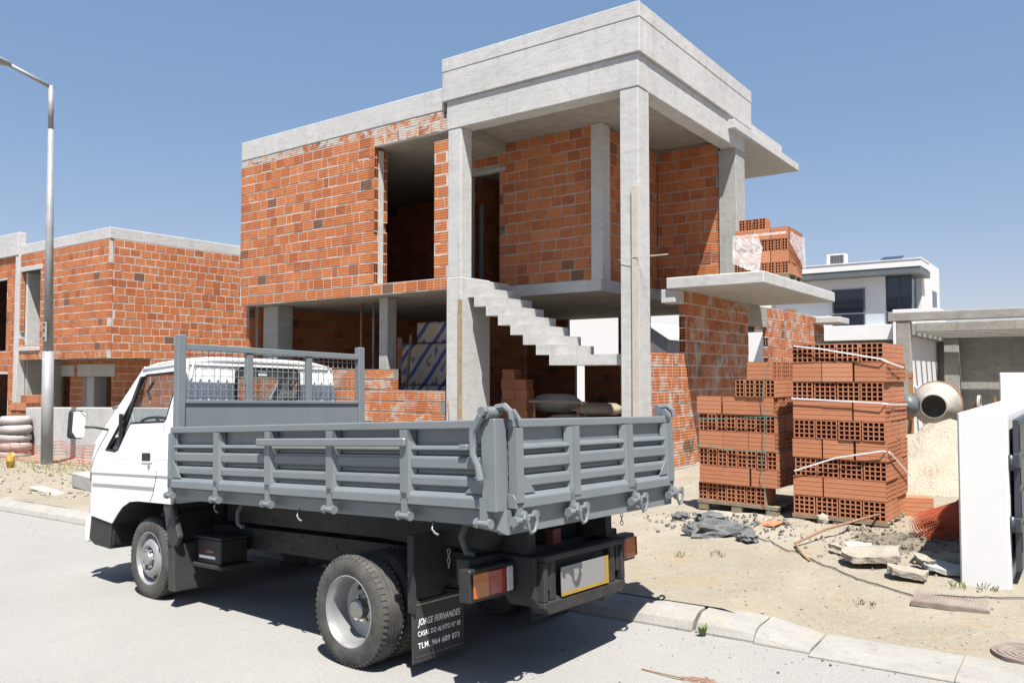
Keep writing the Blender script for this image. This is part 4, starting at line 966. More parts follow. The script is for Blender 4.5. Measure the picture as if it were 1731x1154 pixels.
# stack on the canopy, half wrapped in film
PC = Matrix.Translation((-4.98, 13.35, 3.268)) @ Matrix.Rotation(R(2), 4, 'Z')
p_ = pallet(Vector((-4.98, 13.35, 3.264)), R(2), .90, .92, 'timber pallet on the concrete canopy under wrapped bricks')
def skC(r, header, cx, cy): return r == 5 or False
stack(p_, 'slim', 4, 'film-wrapped stack', 'portico post', False, 'bricks on the canopy', None, z0=.11)
for i, (dx) in enumerate((.10, .215, .335, .45)):
    loose('slim', p_ @ Matrix.Translation((dx, .25, .11 + .095 + 4 * .194)) @ Matrix.Rotation(R(90), 4, 'Z'), f'loose hollow brick on top of the wrapped stack, {["closest to", "second from", "third from", "fourth from"][i]} the post', 'bricks left on top of the wrapped stack')
fm = MB()
def film(pts_grid):
    nx = len(pts_grid[0]); b = len(fm.v)
    for row in pts_grid: fm.v += [p_ @ Vector(q) for q in row]
    for j in range(len(pts_grid) - 1):
        for i in range(nx - 1): fm.f.append((b + j * nx + i, b + j * nx + i + 1, b + (j + 1) * nx + i + 1, b + (j + 1) * nx + i))
rf = random.Random(3)
g = []
for j in range(7):
    z = .11 + 4 * .194 - .14 - j * .07; row = []
    for i in range(12):
        x = -.02 + i * .047 * (1 - .05 * abs(j - 3)) ; row.append((x, -.03 - rf.uniform(0, .025), z - (.02 * i if j > 4 else 0) + rf.uniform(-.012, .012)))
    g.append(row)
film(g); g = []
for j in range(9):
    row = []
    for i in range(11):
        y = -.03 + i * .095; z = .11 + 4 * .194 - .10 - j * .07 * (.35 + .65 * i / 10) ; row.append((.935 + rf.uniform(0, .02), y, z + rf.uniform(-.01, .01)))
    g.append(row)
film(g)
g = [[(-.02 + i * .1, -.022, .11 + 4 * .194 - .13 + .02 * j) for i in range(10)] for j in range(3)]; film(g)
single(fm, 'shrink_wrap', M.film, 'torn clear shrink film clinging to the bricks on the canopy', 'plastic film', p_ @ Vector((0, 0, 0)), smooth=True)
# far stack beside the low wall, left
PD = pallet(Vector((-22.75, 9.25, -.3)), R(0), .9, .95, 'timber pallet under bricks at the end of the low concrete wall')
stack(PD, 'slim', 7, 'far stack', 'garden wall', True, 'bricks beside the low concrete wall', lambda r, h, cx, cy: r == 6 and (cx < 5 or cy > 1) or cy > 3)
# wrapped sacks beside that stack
bm_ = MB()
for k in range(5): bm_.lathe([(0, 0), (.36, .01), (.42, .06), (.42, .16), (.36, .22), (0, .23)], 14, Matrix.Translation((-20.75 + .03 * (k % 2), 8.55, -.30 + k * .2)) @ Matrix.Diagonal((1.0 - .12 * (k == 4), .8, .93, 1)))
single(bm_, 'wrapped_sacks', M.bagw, 'pale film-wrapped pile of sacks against the low concrete wall', 'sacks', (-20.75, 8.55, -.3), smooth=True)

# ------------------------------------------------------------------ street lamp, low wall, bits on the left
LB = Vector((-17.6, 7.87, ground_z(-17.6, 7.87)))
lp = thing('street_lamp', 'tall grey tapered street lamp with angled arm near the further house', 'street lamp', LB)
m_ = MB().tube([LB, LB + Vector((-.01, -.02, 2.35))], [.115, .108], 16); m_.build('post', M.galv, lp, smooth=True)
MB().tube([LB + Vector((-.01, -.02, 2.35)), LB + Vector((-.03, -.06, 7.0))], [.095, .054], 16).build('post', M.galv, lp, smooth=True)
MB().tube([LB + Vector((-.03, -.06, 7.0)), LB + Vector((-.035, -.075, 7.92))], [.054, .05], 16).build('post_sleeve', M.galv, lp, smooth=True)
MB().tube([LB + Vector((-.035, -.02, 7.88)), LB + Vector((-.16, -.87, 8.17))], .042, 12).build('arm', M.galv, lp, smooth=True)
MB().lathe([(0, 0), (.06, .02), (.11, .12), (.13, .3), (.11, .5), (.05, .58), (0, .6)], 14, Matrix.Translation(LB + Vector((-.15, -.80, 8.16))) @ Matrix.Rotation(R(82), 4, 'X') @ Matrix.Diagonal((1, .55, 1, 1))).build('lamp_head', M.galv, lp, smooth=True)
MB().box(LB.x + .02, LB.x + .16, LB.y - .15, LB.y - .13, LB.z + 2.2 + .35, LB.z + 2.95).build('access_plate', M.conc_r, lp)
for dz in (2.62, 2.78, 2.9): MB().lathe([(0, 0), (.03, .0), (.03, .015), (0, .02)], 8, Matrix.Translation((LB.x + .09, LB.y - .15, LB.z + dz)) @ Matrix.Rotation(R(90), 4, 'X')).build('bolt', M.cable, lp)
MB().box(LB.x - .2, LB.x + .2, LB.y - .2, LB.y + .2, LB.z - .1, LB.z + .02).build('base_plate', M.conc_r, lp)
lw = MB().prism([(-21.05, -.8), (-12.6, -.8), (-12.6, 1.06), (-15.5, 1.02), (-18.5, .95), (-21.05, .89)], 1, 8.9, 9.08)
single(lw, 'garden_wall', M.conc, 'low bare concrete boundary wall behind the street lamp', 'wall', (-17, 8.9, -.2), bevel=.012)
# small things on the verge
def rock(c, s, mat, name, label, cat, group=None, seed=0, sub=2):
    bm = bmesh.new(); bmesh.ops.create_icosphere(bm, subdivisions=sub, radius=1)
    for v in bm.verts:
        k = 1 + .45 * noise.noise(v.co * 1.9 + Vector((seed * 3.1, seed, 0))) + .28 * noise.noise(v.co * 4 + Vector((seed, 0, 5))); v.co = Vector((v.co.x * s[0] * k, v.co.y * s[1] * k, v.co.z * s[2] * k))
    me = bpy.data.meshes.new(name); bm.to_mesh(me); bm.free(); me.materials.append(mat)
    o = bpy.data.objects.new(name, me); COL.objects.link(o); o.location = c; o.rotation_euler = (0, 0, seed * 1.3); return tag(o, label, cat, group)
def gp(x, y, dz=0): return Vector((x, y, ground_z(x, y) + dz))
cb = Matrix.Translation(gp(-13.35, 6.35, .0)) @ Matrix.Rotation(R(-8), 4, 'Z')
m_ = MB().box(0, .95, 0, .4, 0, .24, cb); single(m_, 'concrete_block', M.conc_r, 'grey concrete block lying on the verge in front of the truck cab', 'block', cb @ Vector((0, 0, 0)), bevel=.02)
cb = Matrix.Translation(gp(-13.75, 5.88, .03)) @ Matrix.Rotation(R(-3), 4, 'Z') @ Matrix.Rotation(R(2), 4, 'Y')
single(MB().box(0, 1.65, 0, .2, 0, .025, cb), 'plank', M.plank, 'pale plank lying on the verge beside the concrete block', 'plank', cb @ Vector((0, 0, 0)), bevel=.003)
single(MB().tube([gp(-12.3, 6.6, .05), gp(-11.7, 6.7, .08), gp(-11.1, 6.5, .04)], .035, 8), 'conduit', M.red, 'short purple-red plastic pipe behind the concrete block', 'pipe', gp(-11.5, 6.8), smooth=True)
single(MB().tube([gp(-15.8, 8.3, 1.15), gp(-15.4, 8.25, 1.2), gp(-14.9, 8.2, 1.0), gp(-14.6, 8.15, .4), gp(-14.3, 8.1, .05)], .03, 8), 'bent_pipe', M.galv, 'bent grey pipe leaning by the low concrete wall', 'pipe', gp(-15.5, 8.3), smooth=True)
rock(gp(-17.9, 7.3, .15), (.08, .08, .17), M.yellow, 'yellow_bag', 'yellow plastic bag at the foot of the street lamp', 'bag', seed=2)
def net(pts, h, name, label, droop=.1, fold=.08):
    mb = MB(); n_ = 0; P3 = [Vector(p) for p in pts]; L_ = []
    for a, b in zip(P3, P3[1:]):
        k = max(2, int((b - a).length / .05))
        L_ += [a.lerp(b, i / k) for i in range(k)]
    rows = max(3, int(h / .06)); G = []
    for j in range(rows + 1):
        G.append([p + Vector((fold * noise.noise(Vector((i * .11, j * .3, 1))), fold * noise.noise(Vector((i * .13, j * .25, 7))), h * j / rows * (1 + .35 * noise.noise(Vector((i * .06, 0, 2)))))) for i, p in enumerate(L_)])
    w_ = .011
    for j in range(rows + 1):
        for i in range(len(L_) - 1):
            a, b = G[j][i], G[j][i + 1]; mb.add([a, b, b + Vector((0, 0, w_)), a + Vector((0, 0, w_))], [(0, 1, 2, 3)])
    for j in range(rows):
        for i in range(0, len(L_), 1):
            a, b = G[j][i], G[j + 1][i]; d = Vector((w_ * .7, 0, 0)); mb.add([a, a + d, b + d, b], [(0, 1, 2, 3)])
    return single(mb, name, M.net, label, 'safety net', P3[0])
net([gp(-20.3, 8.0), gp(-18.5, 7.95), gp(-17.2, 8.05), gp(-15.5, 8.0), gp(-13.5, 8.2), gp(-12.5, 8.0)], .42, 'safety_net', 'collapsed orange mesh fencing trailing along the low wall by the lamp')
mb = MB(); rg = random.Random(11)
for k in range(420):
    x, y = rg.gauss(-15.5, 2.4), rg.gauss(7.6, .35)
    if not (-20 < x < -11.5) or y < 6.8: continue
    b = gp(x, y); hgt = rg.uniform(.06, .22); t = Vector((rg.uniform(-.1, .1), rg.uniform(-.1, .1), hgt)); d = Vector((.006, .004, 0)); mb.add([b - d, b + d, b + t], [(0, 1, 2)])
o = mb.build('dry_grass', M.dry); o['kind'] = 'stuff'; tag(o, 'dry grass tufts growing along the verge near the lamp', 'grass')

# ------------------------------------------------------------------ right-hand boundary wall with open gate leaf
GW = thing('boundary_wall', 'white rendered boundary wall end with stepped top at the driveway', 'wall', (-.66, 6.75, .15))
cbox(GW, 'wall_end', -.845, -.53, 6.75, 10.0, -.1, 1.415, M.white, .012)
cbox(GW, 'wall_step', -.845, -.45, 10.0, 16, -.1, 1.715, M.white, .012)
for zz in (1.06, .62): MB().tube([(-.515, 6.80, zz - .05), (-.515, 6.80, zz + .06)], .018, 10).build('hinge_pin', M.navy, GW, smooth=True)
GL = thing('gate_leaf', 'dark steel gate leaf swung open beside the white wall', 'gate', (-.49, 6.86, .25))
cbox(GL, 'panel', -.505, -.465, 6.87, 8.9, .28, 1.37, M.navy, .004)
for z in (.42, .66, .90, 1.14): cbox(GL, 'groove_bar', -.464, -.458, 6.87, 8.9, z, z + .19, M.navy, .003)
for zz in (1.03, .57): cbox(GL, 'hinge', -.50, -.46, 6.80, 6.869, zz, zz + .1, M.navy, .003)

# ------------------------------------------------------------------ carport of the neighbouring plot
CP = thing('concrete_carport', 'bare concrete carport with slatted beams behind the cement mixer', 'carport', (-2, 20, .25))
cbox(CP, 'front_beam', -3.86, 6, 19.98, 20.2, 2.9, 3.1, M.conc_old)
cbox(CP, 'column', -3.69, -3.40, 20.0, 20.25, -.2, 2.9, M.conc_old)
cbox(CP, 'side_beam', -3.62, -3.42, 20.25, 25.4, 2.60, 2.88, M.conc_old)
for i in range(6): cbox(CP, 'cross_beam', -3.42, 6, 20.8 + i * .78, 20.95 + i * .78, 2.68, 2.9, M.conc_old)
cbox(CP, 'back_wall', -3.6, 6, 25.4, 25.6, -.2, 3.0, M.conc_old)
cbox(CP, 'roof_slab', -3.62, 6, 24.9, 30, 2.92, 3.08, M.conc_old)
cbox(CP, 'back_column', -3.42, -3.05, 25.05, 25.4, -.2, 2.68, M.conc_old)
cbox(CP, 'side_wall', -3.68, -3.55, 20.26, 25.4, -.2, 1.4, M.white)
w4 = MB().box(-3.75, -3.62, 20.6, 34, -.2, 2.62)
single(w4, 'party_wall', M.white, 'white party wall standing behind the carport column', 'wall', (-3.7, 21, .2), bevel=.01)
lad = MB()
single(MB().box(-3.36, -3.28, 19.5, 19.56, .2, 1.75).box(-3.66, -3.28, 19.49, 19.55, 1.62, 1.7), 'post_frame', M.rust, 'thin rusty angle frame leaning at the carport column', 'frame', (-3.3, 19.5, .2))

# ------------------------------------------------------------------ sand heap and cement mixer
mb = MB(); n_ = 60
for j in range(n_ + 1):
    for i in range(n_ + 1):
        x = -3.4 + 4.4 * i / n_; y = 10.3 + 4.6 * j / n_; dx, dy = (x + 1.55) / 1.55, (y - 12.75) / 1.9
        r = math.sqrt(dx * dx + dy * dy); h = .92 * max(0, 1 - r ** 1.35) if r < 1 else 0
        h = min(h, .80 + .1 * noise.noise(Vector((x * 2, y * 2, 0)))); n2 = noise.fractal(Vector((x * 3, y * 3, 4)), .8, 2.1, 5)
        mb.v.append(Vector((x, y, ground_z(x, y) - .04 + h + (.05 + .06 * h) * n2 * min(1, h * 6))))
mb.f = [(j * (n_ + 1) + i, j * (n_ + 1) + i + 1, (j + 1) * (n_ + 1) + i + 1, (j + 1) * (n_ + 1) + i) for j in range(n_) for i in range(n_)]
o = mb.build('sand_heap', M.sand, smooth=True); o['kind'] = 'stuff'; tag(o, 'heap of pale sand behind the tall brick stack', 'sand')
MX = thing('cement_mixer', 'cream cement mixer with open drum behind the sand heap', 'cement mixer', (-2.0, 14.3, .25))
dm = Matrix.Translation((-2.04, 14.1, 1.23)) @ (-FW * .80 - RT * .55 - Vector((0, 0, .06))).to_track_quat('Z', 'Y').to_matrix().to_4x4()
dr = MB().lathe([(0, -.36), (.17, -.35), (.30, -.22), (.345, -.05), (.345, .02), (.30, .14), (.19, .33), (.185, .345), (.172, .345), (.175, .33), (.28, .13), (.32, 0), (.28, -.2), (0, -.3)], 36, dm)
dr.build('drum', M.rawcream, MX, auto=50)
MB().lathe([(.34, -.07), (.362, -.07), (.362, -.03), (.34, -.03)], 40, dm, True).build('ring_gear', M.rust, MX)
MB().tube([(-2.5, 14.4, 1.0), (-2.28, 14.0, 1.12)], .05, 10).tube([(-1.62, 14.55, .3), (-1.55, 14.55, 1.25)], .03, 8).tube([(-2.55, 14.5, .3), (-2.45, 14.45, 1.2)], .03, 8).tube([(-2.55, 14.5, .35), (-1.6, 14.55, .35)], .03, 8).build('frame', M.rust, MX)
MB().lathe([(0, 0), (.13, .0), (.17, .12), (.1, .2), (0, .22)], 16, Matrix.Translation((-2.43, 13.62, 1.20)) @ Matrix.Rotation(R(70), 4, 'Y')).build('drive_cover', M.slate, MX, smooth=True)
MB().lathe([(.10, -.02), (.15, -.02), (.15, .02), (.10, .02)], 24, Matrix.Translation((-1.50, 14.5, 1.22)) @ Matrix.Rotation(R(90), 4, 'Y'), True).build('tilt_wheel', M.rawcream, MX)
MB().box(-1.3, -1.27, 14.5, 14.53, .3, 1.35).build('handle', M.rust, MX)

# ------------------------------------------------------------------ finished white house behind
WH = thing('white_house', 'finished white modern house with slate eaves and dark glazing behind the site', 'house', (-9, 40, .3))
cbox(WH, 'wall', -12.4, -7.5, 38.6, 45.5, -1, 6.1, M.white, .01)
cbox(WH, 'wall', -7.5, -6.45, 41.2, 45.5, -1, 6.5, M.white, .01); cbox(WH, 'gable_wall', -6.55, -6.3, 40.2, 45.2, -1, 6.98, M.white, .01)
cbox(WH, 'roof_fascia', -12.5, -6.0, 38.0, 40.2, 6.33, 6.64, M.white, .01); cbox(WH, 'roof_coping', -12.5, -5.98, 37.97, 40.2, 6.641, 6.68, M.white, 0)
cbox(WH, 'eaves_band', -12.5, -6.02, 38.03, 40.6, 6.04, 6.328, M.slate, .01)
cbox(WH, 'window', -9.75, -8.42, 38.56, 38.598, 3.6, 5.55, M.dglass, .0)
for x in (-9.78, -8.44): cbox(WH, 'window_frame', x, x + .06, 38.54, 38.59, 3.6, 5.58, M.slate, 0)
cbox(WH, 'corner_window', -7.49, -6.46, 38.62, 38.66, 3.6, 6.03, M.dglass, 0); cbox(WH, 'corner_window', -6.50, -6.462, 38.66, 39.15, 3.6, 6.03, M.dglass, 0)
for x in (-7.5, -6.98, -6.5): cbox(WH, 'window_frame', x, x + .05, 38.58, 38.63, 3.6, 6.03, M.navy, 0)
cbox(WH, 'balcony_slab', -12.4, -6.95, 37.9, 38.6, 3.2, 3.86, M.white, .01)
cbox(WH, 'balustrade', -10.4, -6.9, 37.96, 37.975, 3.87, 4.38, M.glass_b, 0); cbox(WH, 'handrail', -10.4, -6.9, 37.95, 37.985, 4.381, 4.41, M.alum, 0)
for x in (-9.3, -8.3, -7.45): cbox(WH, 'baluster', x, x + .03, 37.98, 38.0, 3.87, 4.38, M.alum, 0)
cbox(WH, 'terrace_wall', -6.95, -5.2, 37.0, 39.0, -1, 4.42, M.white, .01)
cbox(WH, 'garage_shade_panel', -10.2, -7.0, 38.2, 38.5, .2, 3.19, M.slate, 0)  # solid box under the balcony; its dark colour stands in for recess shade
cbox(WH, 'side_window', -6.299, -6.28, 43.0, 44.2, 4.3, 5.7, M.dglass, 0)
ac = thing('air_conditioner', 'white air conditioning unit on the flat roof of the white house', 'air conditioner', (-9.55, 38.6, 6.68))
cbox(ac, 'casing', -10.0, -9.15, 38.5, 38.9, 6.70, 7.2, M.white, .02); cbox(ac, 'grille', -9.82, -9.24, 38.47, 38.499, 6.76, 7.14, M.screen, 0)
for i in range(5): cbox(ac, 'grille_bar', -9.80 + i * .13, -9.785 + i * .13, 38.455, 38.469, 6.76, 7.09, M.alum, 0)
sp_ = thing('solar_panel', 'small tilted solar panel on the roof of the white house', 'solar panel', (-7.4, 38.9, 6.68))
MB().prism([(38.5, 6.68), (39.5, 6.98), (39.5, 7.02), (38.5, 6.72)], 0, -7.75, -6.9).build('panel', M.dglass, sp_); cbox(sp_, 'foot', -7.7, -7.65, 39.3, 39.35, 6.68, 6.95, M.alum, 0)
single(MB().box(-40, -12.6, 40.0, 40.3, -1, 5.6), 'white_terrace_house', M.white, 'long plain white facade seen through the open ground floor', 'house', (-26, 40, 0), bevel=.01)
sh = thing('grey_blue_house', 'small grey-blue gabled house seen through the side window gap', 'house', (-16.6, 34, .2))
MB().prism([(-17.6, .0), (-15.9, .0), (-15.9, 3.35), (-16.75, 3.9), (-17.6, 3.35)], 1, 34, 37).build('wall', M.slate, sh)
MB().prism([(-17.8, 3.25), (-16.75, 3.93), (-15.7, 3.25), (-15.7, 3.37), (-16.75, 4.06), (-17.8, 3.37)], 1, 33.8, 37.1).build('roof', M.white, sh)

# ------------------------------------------------------------------ things stored in the open ground floor
def pack(x0, x1, y0, y1, z0, z1, label):
    o = MB().box(x0, x1, y0, y1, z0, z1)
    ob = single(o, 'insulation_pack', M.insul, label, 'insulation pack', ((x0 + x1) / 2, (y0 + y1) / 2, z0), 'insulation packs in the ground floor', bevel=.05, seg=3); return ob
pack(-12.45, -10.9, 12.9, 13.6, .24, .86, 'blue-banded insulation pack at the bottom of the pile')
pack(-12.45, -10.9, 12.92, 13.6, .87, 1.46, 'blue-banded insulation pack second from the floor in the pile')
pack(-12.42, -10.9, 12.9, 13.6, 1.47, 2.36, 'tall blue-banded insulation pack under the topmost one of the pile')
pack(-11.95, -10.8, 12.9, 13.6, 2.37, 2.82, 'short blue-banded insulation pack on top of the pile')
single(MB().tube([(-12.05, 12.55, .25), (-11.9, 12.7, 2.55)], .03, 4), 'batten', M.wood, 'timber batten leaning against the insulation pile', 'batten', (-12.05, 12.55, .24))
for x, lab in ((-12.7, 'rusty steel prop under the slab, further from the square column'), (-12.33, 'pale steel prop under the slab, close to the square column')):
    p = thing('steel_prop', lab, 'prop', (x, 12.0, .235)); MB().tube([(x, 12, .25), (x, 12, 1.9)], .032, 10).build('outer_tube', M.rust if x < -12.5 else M.galv, p, smooth=True)
    MB().tube([(x, 12, 1.9), (x, 12, 3.18)], .024, 10).build('inner_tube', M.rust if x < -12.5 else M.galv, p, smooth=True); MB().box(x - .07, x + .07, 11.93, 12.07, 3.18, 3.195).box(x - .07, x + .07, 11.93, 12.07, .236, .25).build('end_plates', M.rust, p)
PF = Matrix.Translation((-9.35, 12.5, .24)) 
for r in range(8):
    for c in range(2 if r < 7 else 1):
        q = PF @ Matrix.Translation((.16 + .3 * c + .02 * (r % 2), .1, .095 + .194 * r)) @ Matrix.Rotation(R(0), 4, 'Z')
        loose('wide', q, f'brick in {ROWN[r]} row of the shaded pile behind the stair column, {"closest to" if c == 0 else "second from"} the column', 'bricks stacked in the shaded ground floor')
def sack(x, y, z, sx, sy, sz, mat, label, seed, rz=0):
    bm = bmesh.new(); bmesh.ops.create_cube(bm, size=2); bmesh.ops.subdivide_edges(bm, edges=bm.edges[:], cuts=5, use_grid_fill=True)
    for v in bm.verts:
        c = v.co; k = (abs(c.x) ** 6 + abs(c.y) ** 6 + abs(c.z) ** 3) ; n_ = noise.noise(c * 1.5 + Vector((seed, 0, 0)))
        f = 1 / max(.9, (abs(c.x) ** 4 + abs(c.y) ** 4 + abs(c.z) ** 4) ** .25); v.co = Vector((c.x * sx * f, c.y * sy * f, (c.z * f * (1 - .35 * max(abs(c.x), abs(c.y)) ** 4) + .12 * n_) * sz))
    me = bpy.data.meshes.new('cement_sack'); bm.to_mesh(me); bm.free(); me.materials.append(mat)
    for p in me.polygons: p.use_smooth = True
    o = bpy.data.objects.new('cement_sack', me); COL.objects.link(o); o.location = (x, y, z + sz); o.rotation_euler = (0, 0, rz); return tag(o, label, 'sack')
sack(-7.75, 12.6, .72, .55, .3, .12, M.bagw, 'pale plastic sack lying behind the rusty trestle', 1)
sack(-7.3, 12.75, .94, .42, .28, .12, M.bag, 'brown paper sack on top of the pale sacks', 2, .2)
sack(-6.95, 12.6, .70, .40, .3, .12, M.bagw, 'pale sack beside the corner column', 5)
sack(-8.6, 13.3, .95, .5, .3, .18, M.hat, 'grey plastic bale in the shade behind the trestle', 8)
single(MB().box(-8.3, -6.6, 12.3, 13.4, .24, .70), 'board_stack', M.conc_s, 'low stack of grey boards carrying the cement sacks', 'boards', (-7.4, 12.8, .24), bevel=.01)
tr_ = thing('trestle', 'rusty tubular steel trestle in front of the cement sacks', 'trestle', (-7.75, 12.0, .235))
MB().box(-8.33, -7.1, 11.97, 12.03, 1.19, 1.225).build('top_bar', M.woodg, tr_)
for x in (-8.22, -7.3): MB().tube([(x, 12, .24), (x, 12, 1.19)], .022, 8).build('leg', M.rust, tr_, smooth=True)
MB().tube([(-8.22, 12, .9), (-7.3, 12, .88)], .015, 8).build('cross_bar', M.rust, tr_, smooth=True); MB().tube([(-7.42, 11.98, 1.08), (-7.15, 11.98, 1.06), (-7.15, 11.98, .98)], .009, 6).build('pin', M.rust, tr_)
for i, (x, z, wd) in enumerate(((-6.75, 1.50, 1.2), (-6.5, 1.15, .8))): single(MB().box(x - wd / 2, x + wd / 2, 14.2, 14.8, z, z + .28), 'mineral_wool_roll', M.yel2, ('yellow mineral wool slab lying higher under the landing', 'yellow mineral wool slab lying lower under the landing')[i], 'insulation', (x, 14.5, z), bevel=.03)
single(MB().box(-7.1, -6.0, 14.15, 14.85, .24, 1.15), 'crate_stack', M.rust, 'reddish stacked crates carrying the mineral wool', 'crates', (-6.5, 14.5, .24), bevel=.01)
loose('wide', Matrix.Translation((-6.05, 11.9, 2.105)) , 'single clay brick standing on the stair landing', None)
loose('wide', Matrix.Translation((-6.5, 12.35, .80)) , 'single clay brick beside the sacks at the corner column', None)
# boards fixed to the portico columns
single(MB().box(-5.60, -5.50, 10.755, 10.797, .95, 4.52), 'formwork_board', M.plank, 'long pale board tied to the corner column of the portico', 'board', (-5.55, 10.78, .95), bevel=.003)
single(MB().box(-8.975, -8.91, 10.745, 10.788, .2, 3.0), 'formwork_board', M.wood, 'long pale board standing against the lower stair column', 'board', (-8.95, 10.77, .2), bevel=.003)
single(MB().tube([(-5.83, 10.78, 3.42), (-5.5, 10.745, 3.45), (-5.25, 10.9, 3.47), (-5.05, 10.85, 3.46)], .004, 5).tube([(-5.5, 10.74, 3.43), (-5.05, 10.84, 3.45)], .004, 5), 'tie_wire', M.plank, 'twisted tie wire sticking out from the corner column board', 'wire', (-5.5, 10.75, 3.44))
single(MB().tube([(-9.2, 10.75, 1.3), (-9.12, 10.72, .85)], .006, 5), 'rebar', M.rust, 'thin rusty rod leaning on the lower stair column', 'rod', (-9.15, 10.73, .85))

# ------------------------------------------------------------------ rubble and clutter on the ground
def slab(x, y, lx, ly, t, rz, rx, ry, mat, name, label, cat, seed=0, lift=.0):
    rs = random.Random(seed); n_ = 9; pts = []
    for i in range(n_):
        a = PI2 * i / n_; k = rs.uniform(.78, 1.05); pts.append((lx * k * max(-.8, min(.8, math.cos(a) * 1.15)), ly * k * max(-.8, min(.8, math.sin(a) * 1.15))))
    mt = Matrix.Translation(gp(x, y, lift)) @ Euler((rx, ry, rz)).to_matrix().to_4x4()
    o = MB().prism(pts, 2, 0, t, mt).build(name, mat, None, org=gp(x, y)); o.location = gp(x, y)
    bm = bmesh.new(); bm.from_mesh(o.data); bmesh.ops.triangulate(bm, faces=bm.faces[:]); bmesh.ops.subdivide_edges(bm, edges=bm.edges[:], cuts=3, use_grid_fill=True)
    for v in bm.verts:
        k = noise.noise_vector(v.co * 14 + Vector((seed * 5, 0, 0))) * .012 + noise.noise_vector(v.co * 40) * .005; v.co += k
    bm.to_mesh(o.data); bm.free(); return tag(o, label, cat)
slab(-1.50, 6.98, .30, .20, .05, .35, .10, -.06, M.stone, 'stone_slab', 'large broken pale stone slab lying by the white wall end', 'slab', 1, .05)
slab(-1.20, 6.72, .17, .12, .05, .1, .02, .12, M.stone, 'stone_slab', 'small broken stone piece in front of the large broken slab', 'slab', 2, .03)
slab(-1.12, 6.98, .13, .045, .04, -.7, .3, .1, M.stone, 'stone_slab', 'narrow stone sliver leaning on the small broken piece', 'slab', 3, .07)
slab(-1.68, 7.35, .15, .07, .02, .2, .15, 0, M.plank, 'board_scrap', 'pale flat board scrap behind the large broken slab', 'board', 4, .05)
slab(-.97, 6.98, .20, .16, .03, .5, .1, .12, M.hat, 'plaster_sheet', 'crumpled grey-white plaster sheet against the white wall end', 'sheet', 5, .03)
slab(-1.78, 7.15, .16, .03, .03, -.6, .1, 0, M.stone, 'board_scrap', 'thin grey splinter beside the pale board scrap', 'board', 6, .05)
for i, (x, y, s_, lab) in enumerate(((-2.98, 7.5, (.30, .15, .10), 'large folded lump of broken asphalt on the pale sand'), (-2.66, 7.38, (.17, .09, .05), 'flat asphalt piece beside the large folded lump'), (-3.25, 7.95, (.14, .10, .05), 'asphalt piece among the grey chippings'), (-3.6, 8.0, (.10, .08, .04), 'small asphalt piece at the far end of the chippings'))):
    rock(gp(x, y, .03), s_, M.asph, 'asphalt_lump', lab, 'asphalt lump', seed=i + 3, sub=3)
rock(gp(-2.28, 8.48, .05), (.075, .06, .055), M.stone, 'stone', 'round pale stone in front of the strapped pallet', 'stone', seed=9)
for i, (x, y, s_, lab) in enumerate(((-2.62, 7.98, (.13, .08, .03), 'flat broken clay tile pieces beside the asphalt lump'), (-1.15, 9.3, (.13, .06, .04), 'broken red brick piece in front of the sand heap'))):
    rock(gp(x, y, .02), s_, M.brick_f, 'brick_fragment', lab, 'brick fragment', seed=i + 20, sub=1)
loose('wide', Matrix.Translation(gp(-1.58, 9.45, .09)) @ Matrix.Rotation(R(20), 4, 'Z'), 'single wide brick on the ground beside the strapped stack', None)
# roll of orange netting at the foot of the wall
mb = MB(); rs = random.Random(5)
c0, c1 = gp(-1.22, 8.1, .10), gp(-.95, 9.1, .12)
for k in range(5):
    rr = .06 + .018 * k
    for j in range(26):
        a0 = PI2 * j / 26; p_a = []
        for i in range(24):
            c = c0.lerp(c1, i / 23); w2 = .9 + .25 * noise.noise(Vector((i * .3, k, a0))); p_a.append(c + Vector((math.cos(a0) * rr * 1.5 * w2, 0, math.sin(a0) * rr * w2 + .02)))
        if j % 2 == k % 2: mb.tube(p_a, .003, 3, False)
    for i in range(0, 24, 1):
        c = c0.lerp(c1, i / 23); mb.tube([c + Vector((math.cos(PI2 * j / 14) * rr * 1.5, 0, math.sin(PI2 * j / 14) * rr + .02)) for j in range(15)], .003, 3, False)
single(mb, 'net_roll', M.net, 'roll of orange mesh netting on the ground behind the white wall end', 'safety net', c0)
# cable, rod, twigs
def on_ground(pts, lift=.012, n_=10, wob=.03, seed=1):
    out = []
    for a, b in zip(pts, pts[1:]):
        for i in range(n_):
            t = i / n_; x = a[0] + (b[0] - a[0]) * t + wob * noise.noise(Vector((a[0] + t * 2, seed, 0))); y = a[1] + (b[1] - a[1]) * t + wob * noise.noise(Vector((a[1] + t * 2, seed, 5)))
            out.append(gp(x, y, lift))
    out.append(gp(*pts[-1], lift)); return out
single(MB().tube(on_ground([(-3.6, 8.72), (-3.2, 8.1), (-2.5, 7.4), (-1.9, 6.85), (-1.5, 6.55), (-1.1, 6.38), (-.7, 6.5), (-.3, 6.62), (.6, 6.6)]), .0045, 6), 'cable', M.cable, 'black cable trailing across the ground to the white wall', 'cable', gp(-3.6, 8.72), smooth=True)
single(MB().tube([gp(-1.75, 8.5, .12), gp(-2.05, 7.7, .10), gp(-2.2, 7.3, .03), gp(-2.05, 7.0, .015), gp(-1.95, 6.85, .015)], .012, 6), 'bent_rod', M.stick, 'bent brown metal rod propped against the strapped pallet', 'rod', gp(-2.1, 7.3), smooth=True)
mb = MB(); rs = random.Random(8)
def rp(x, y, dz=.006): return Vector((x, y, road_z(x, y) + dz))
mb.tube([rp(-2.18, 4.28), rp(-1.95, 4.25, .015), rp(-1.70, 4.30)], [.004, .005, .003], 5)
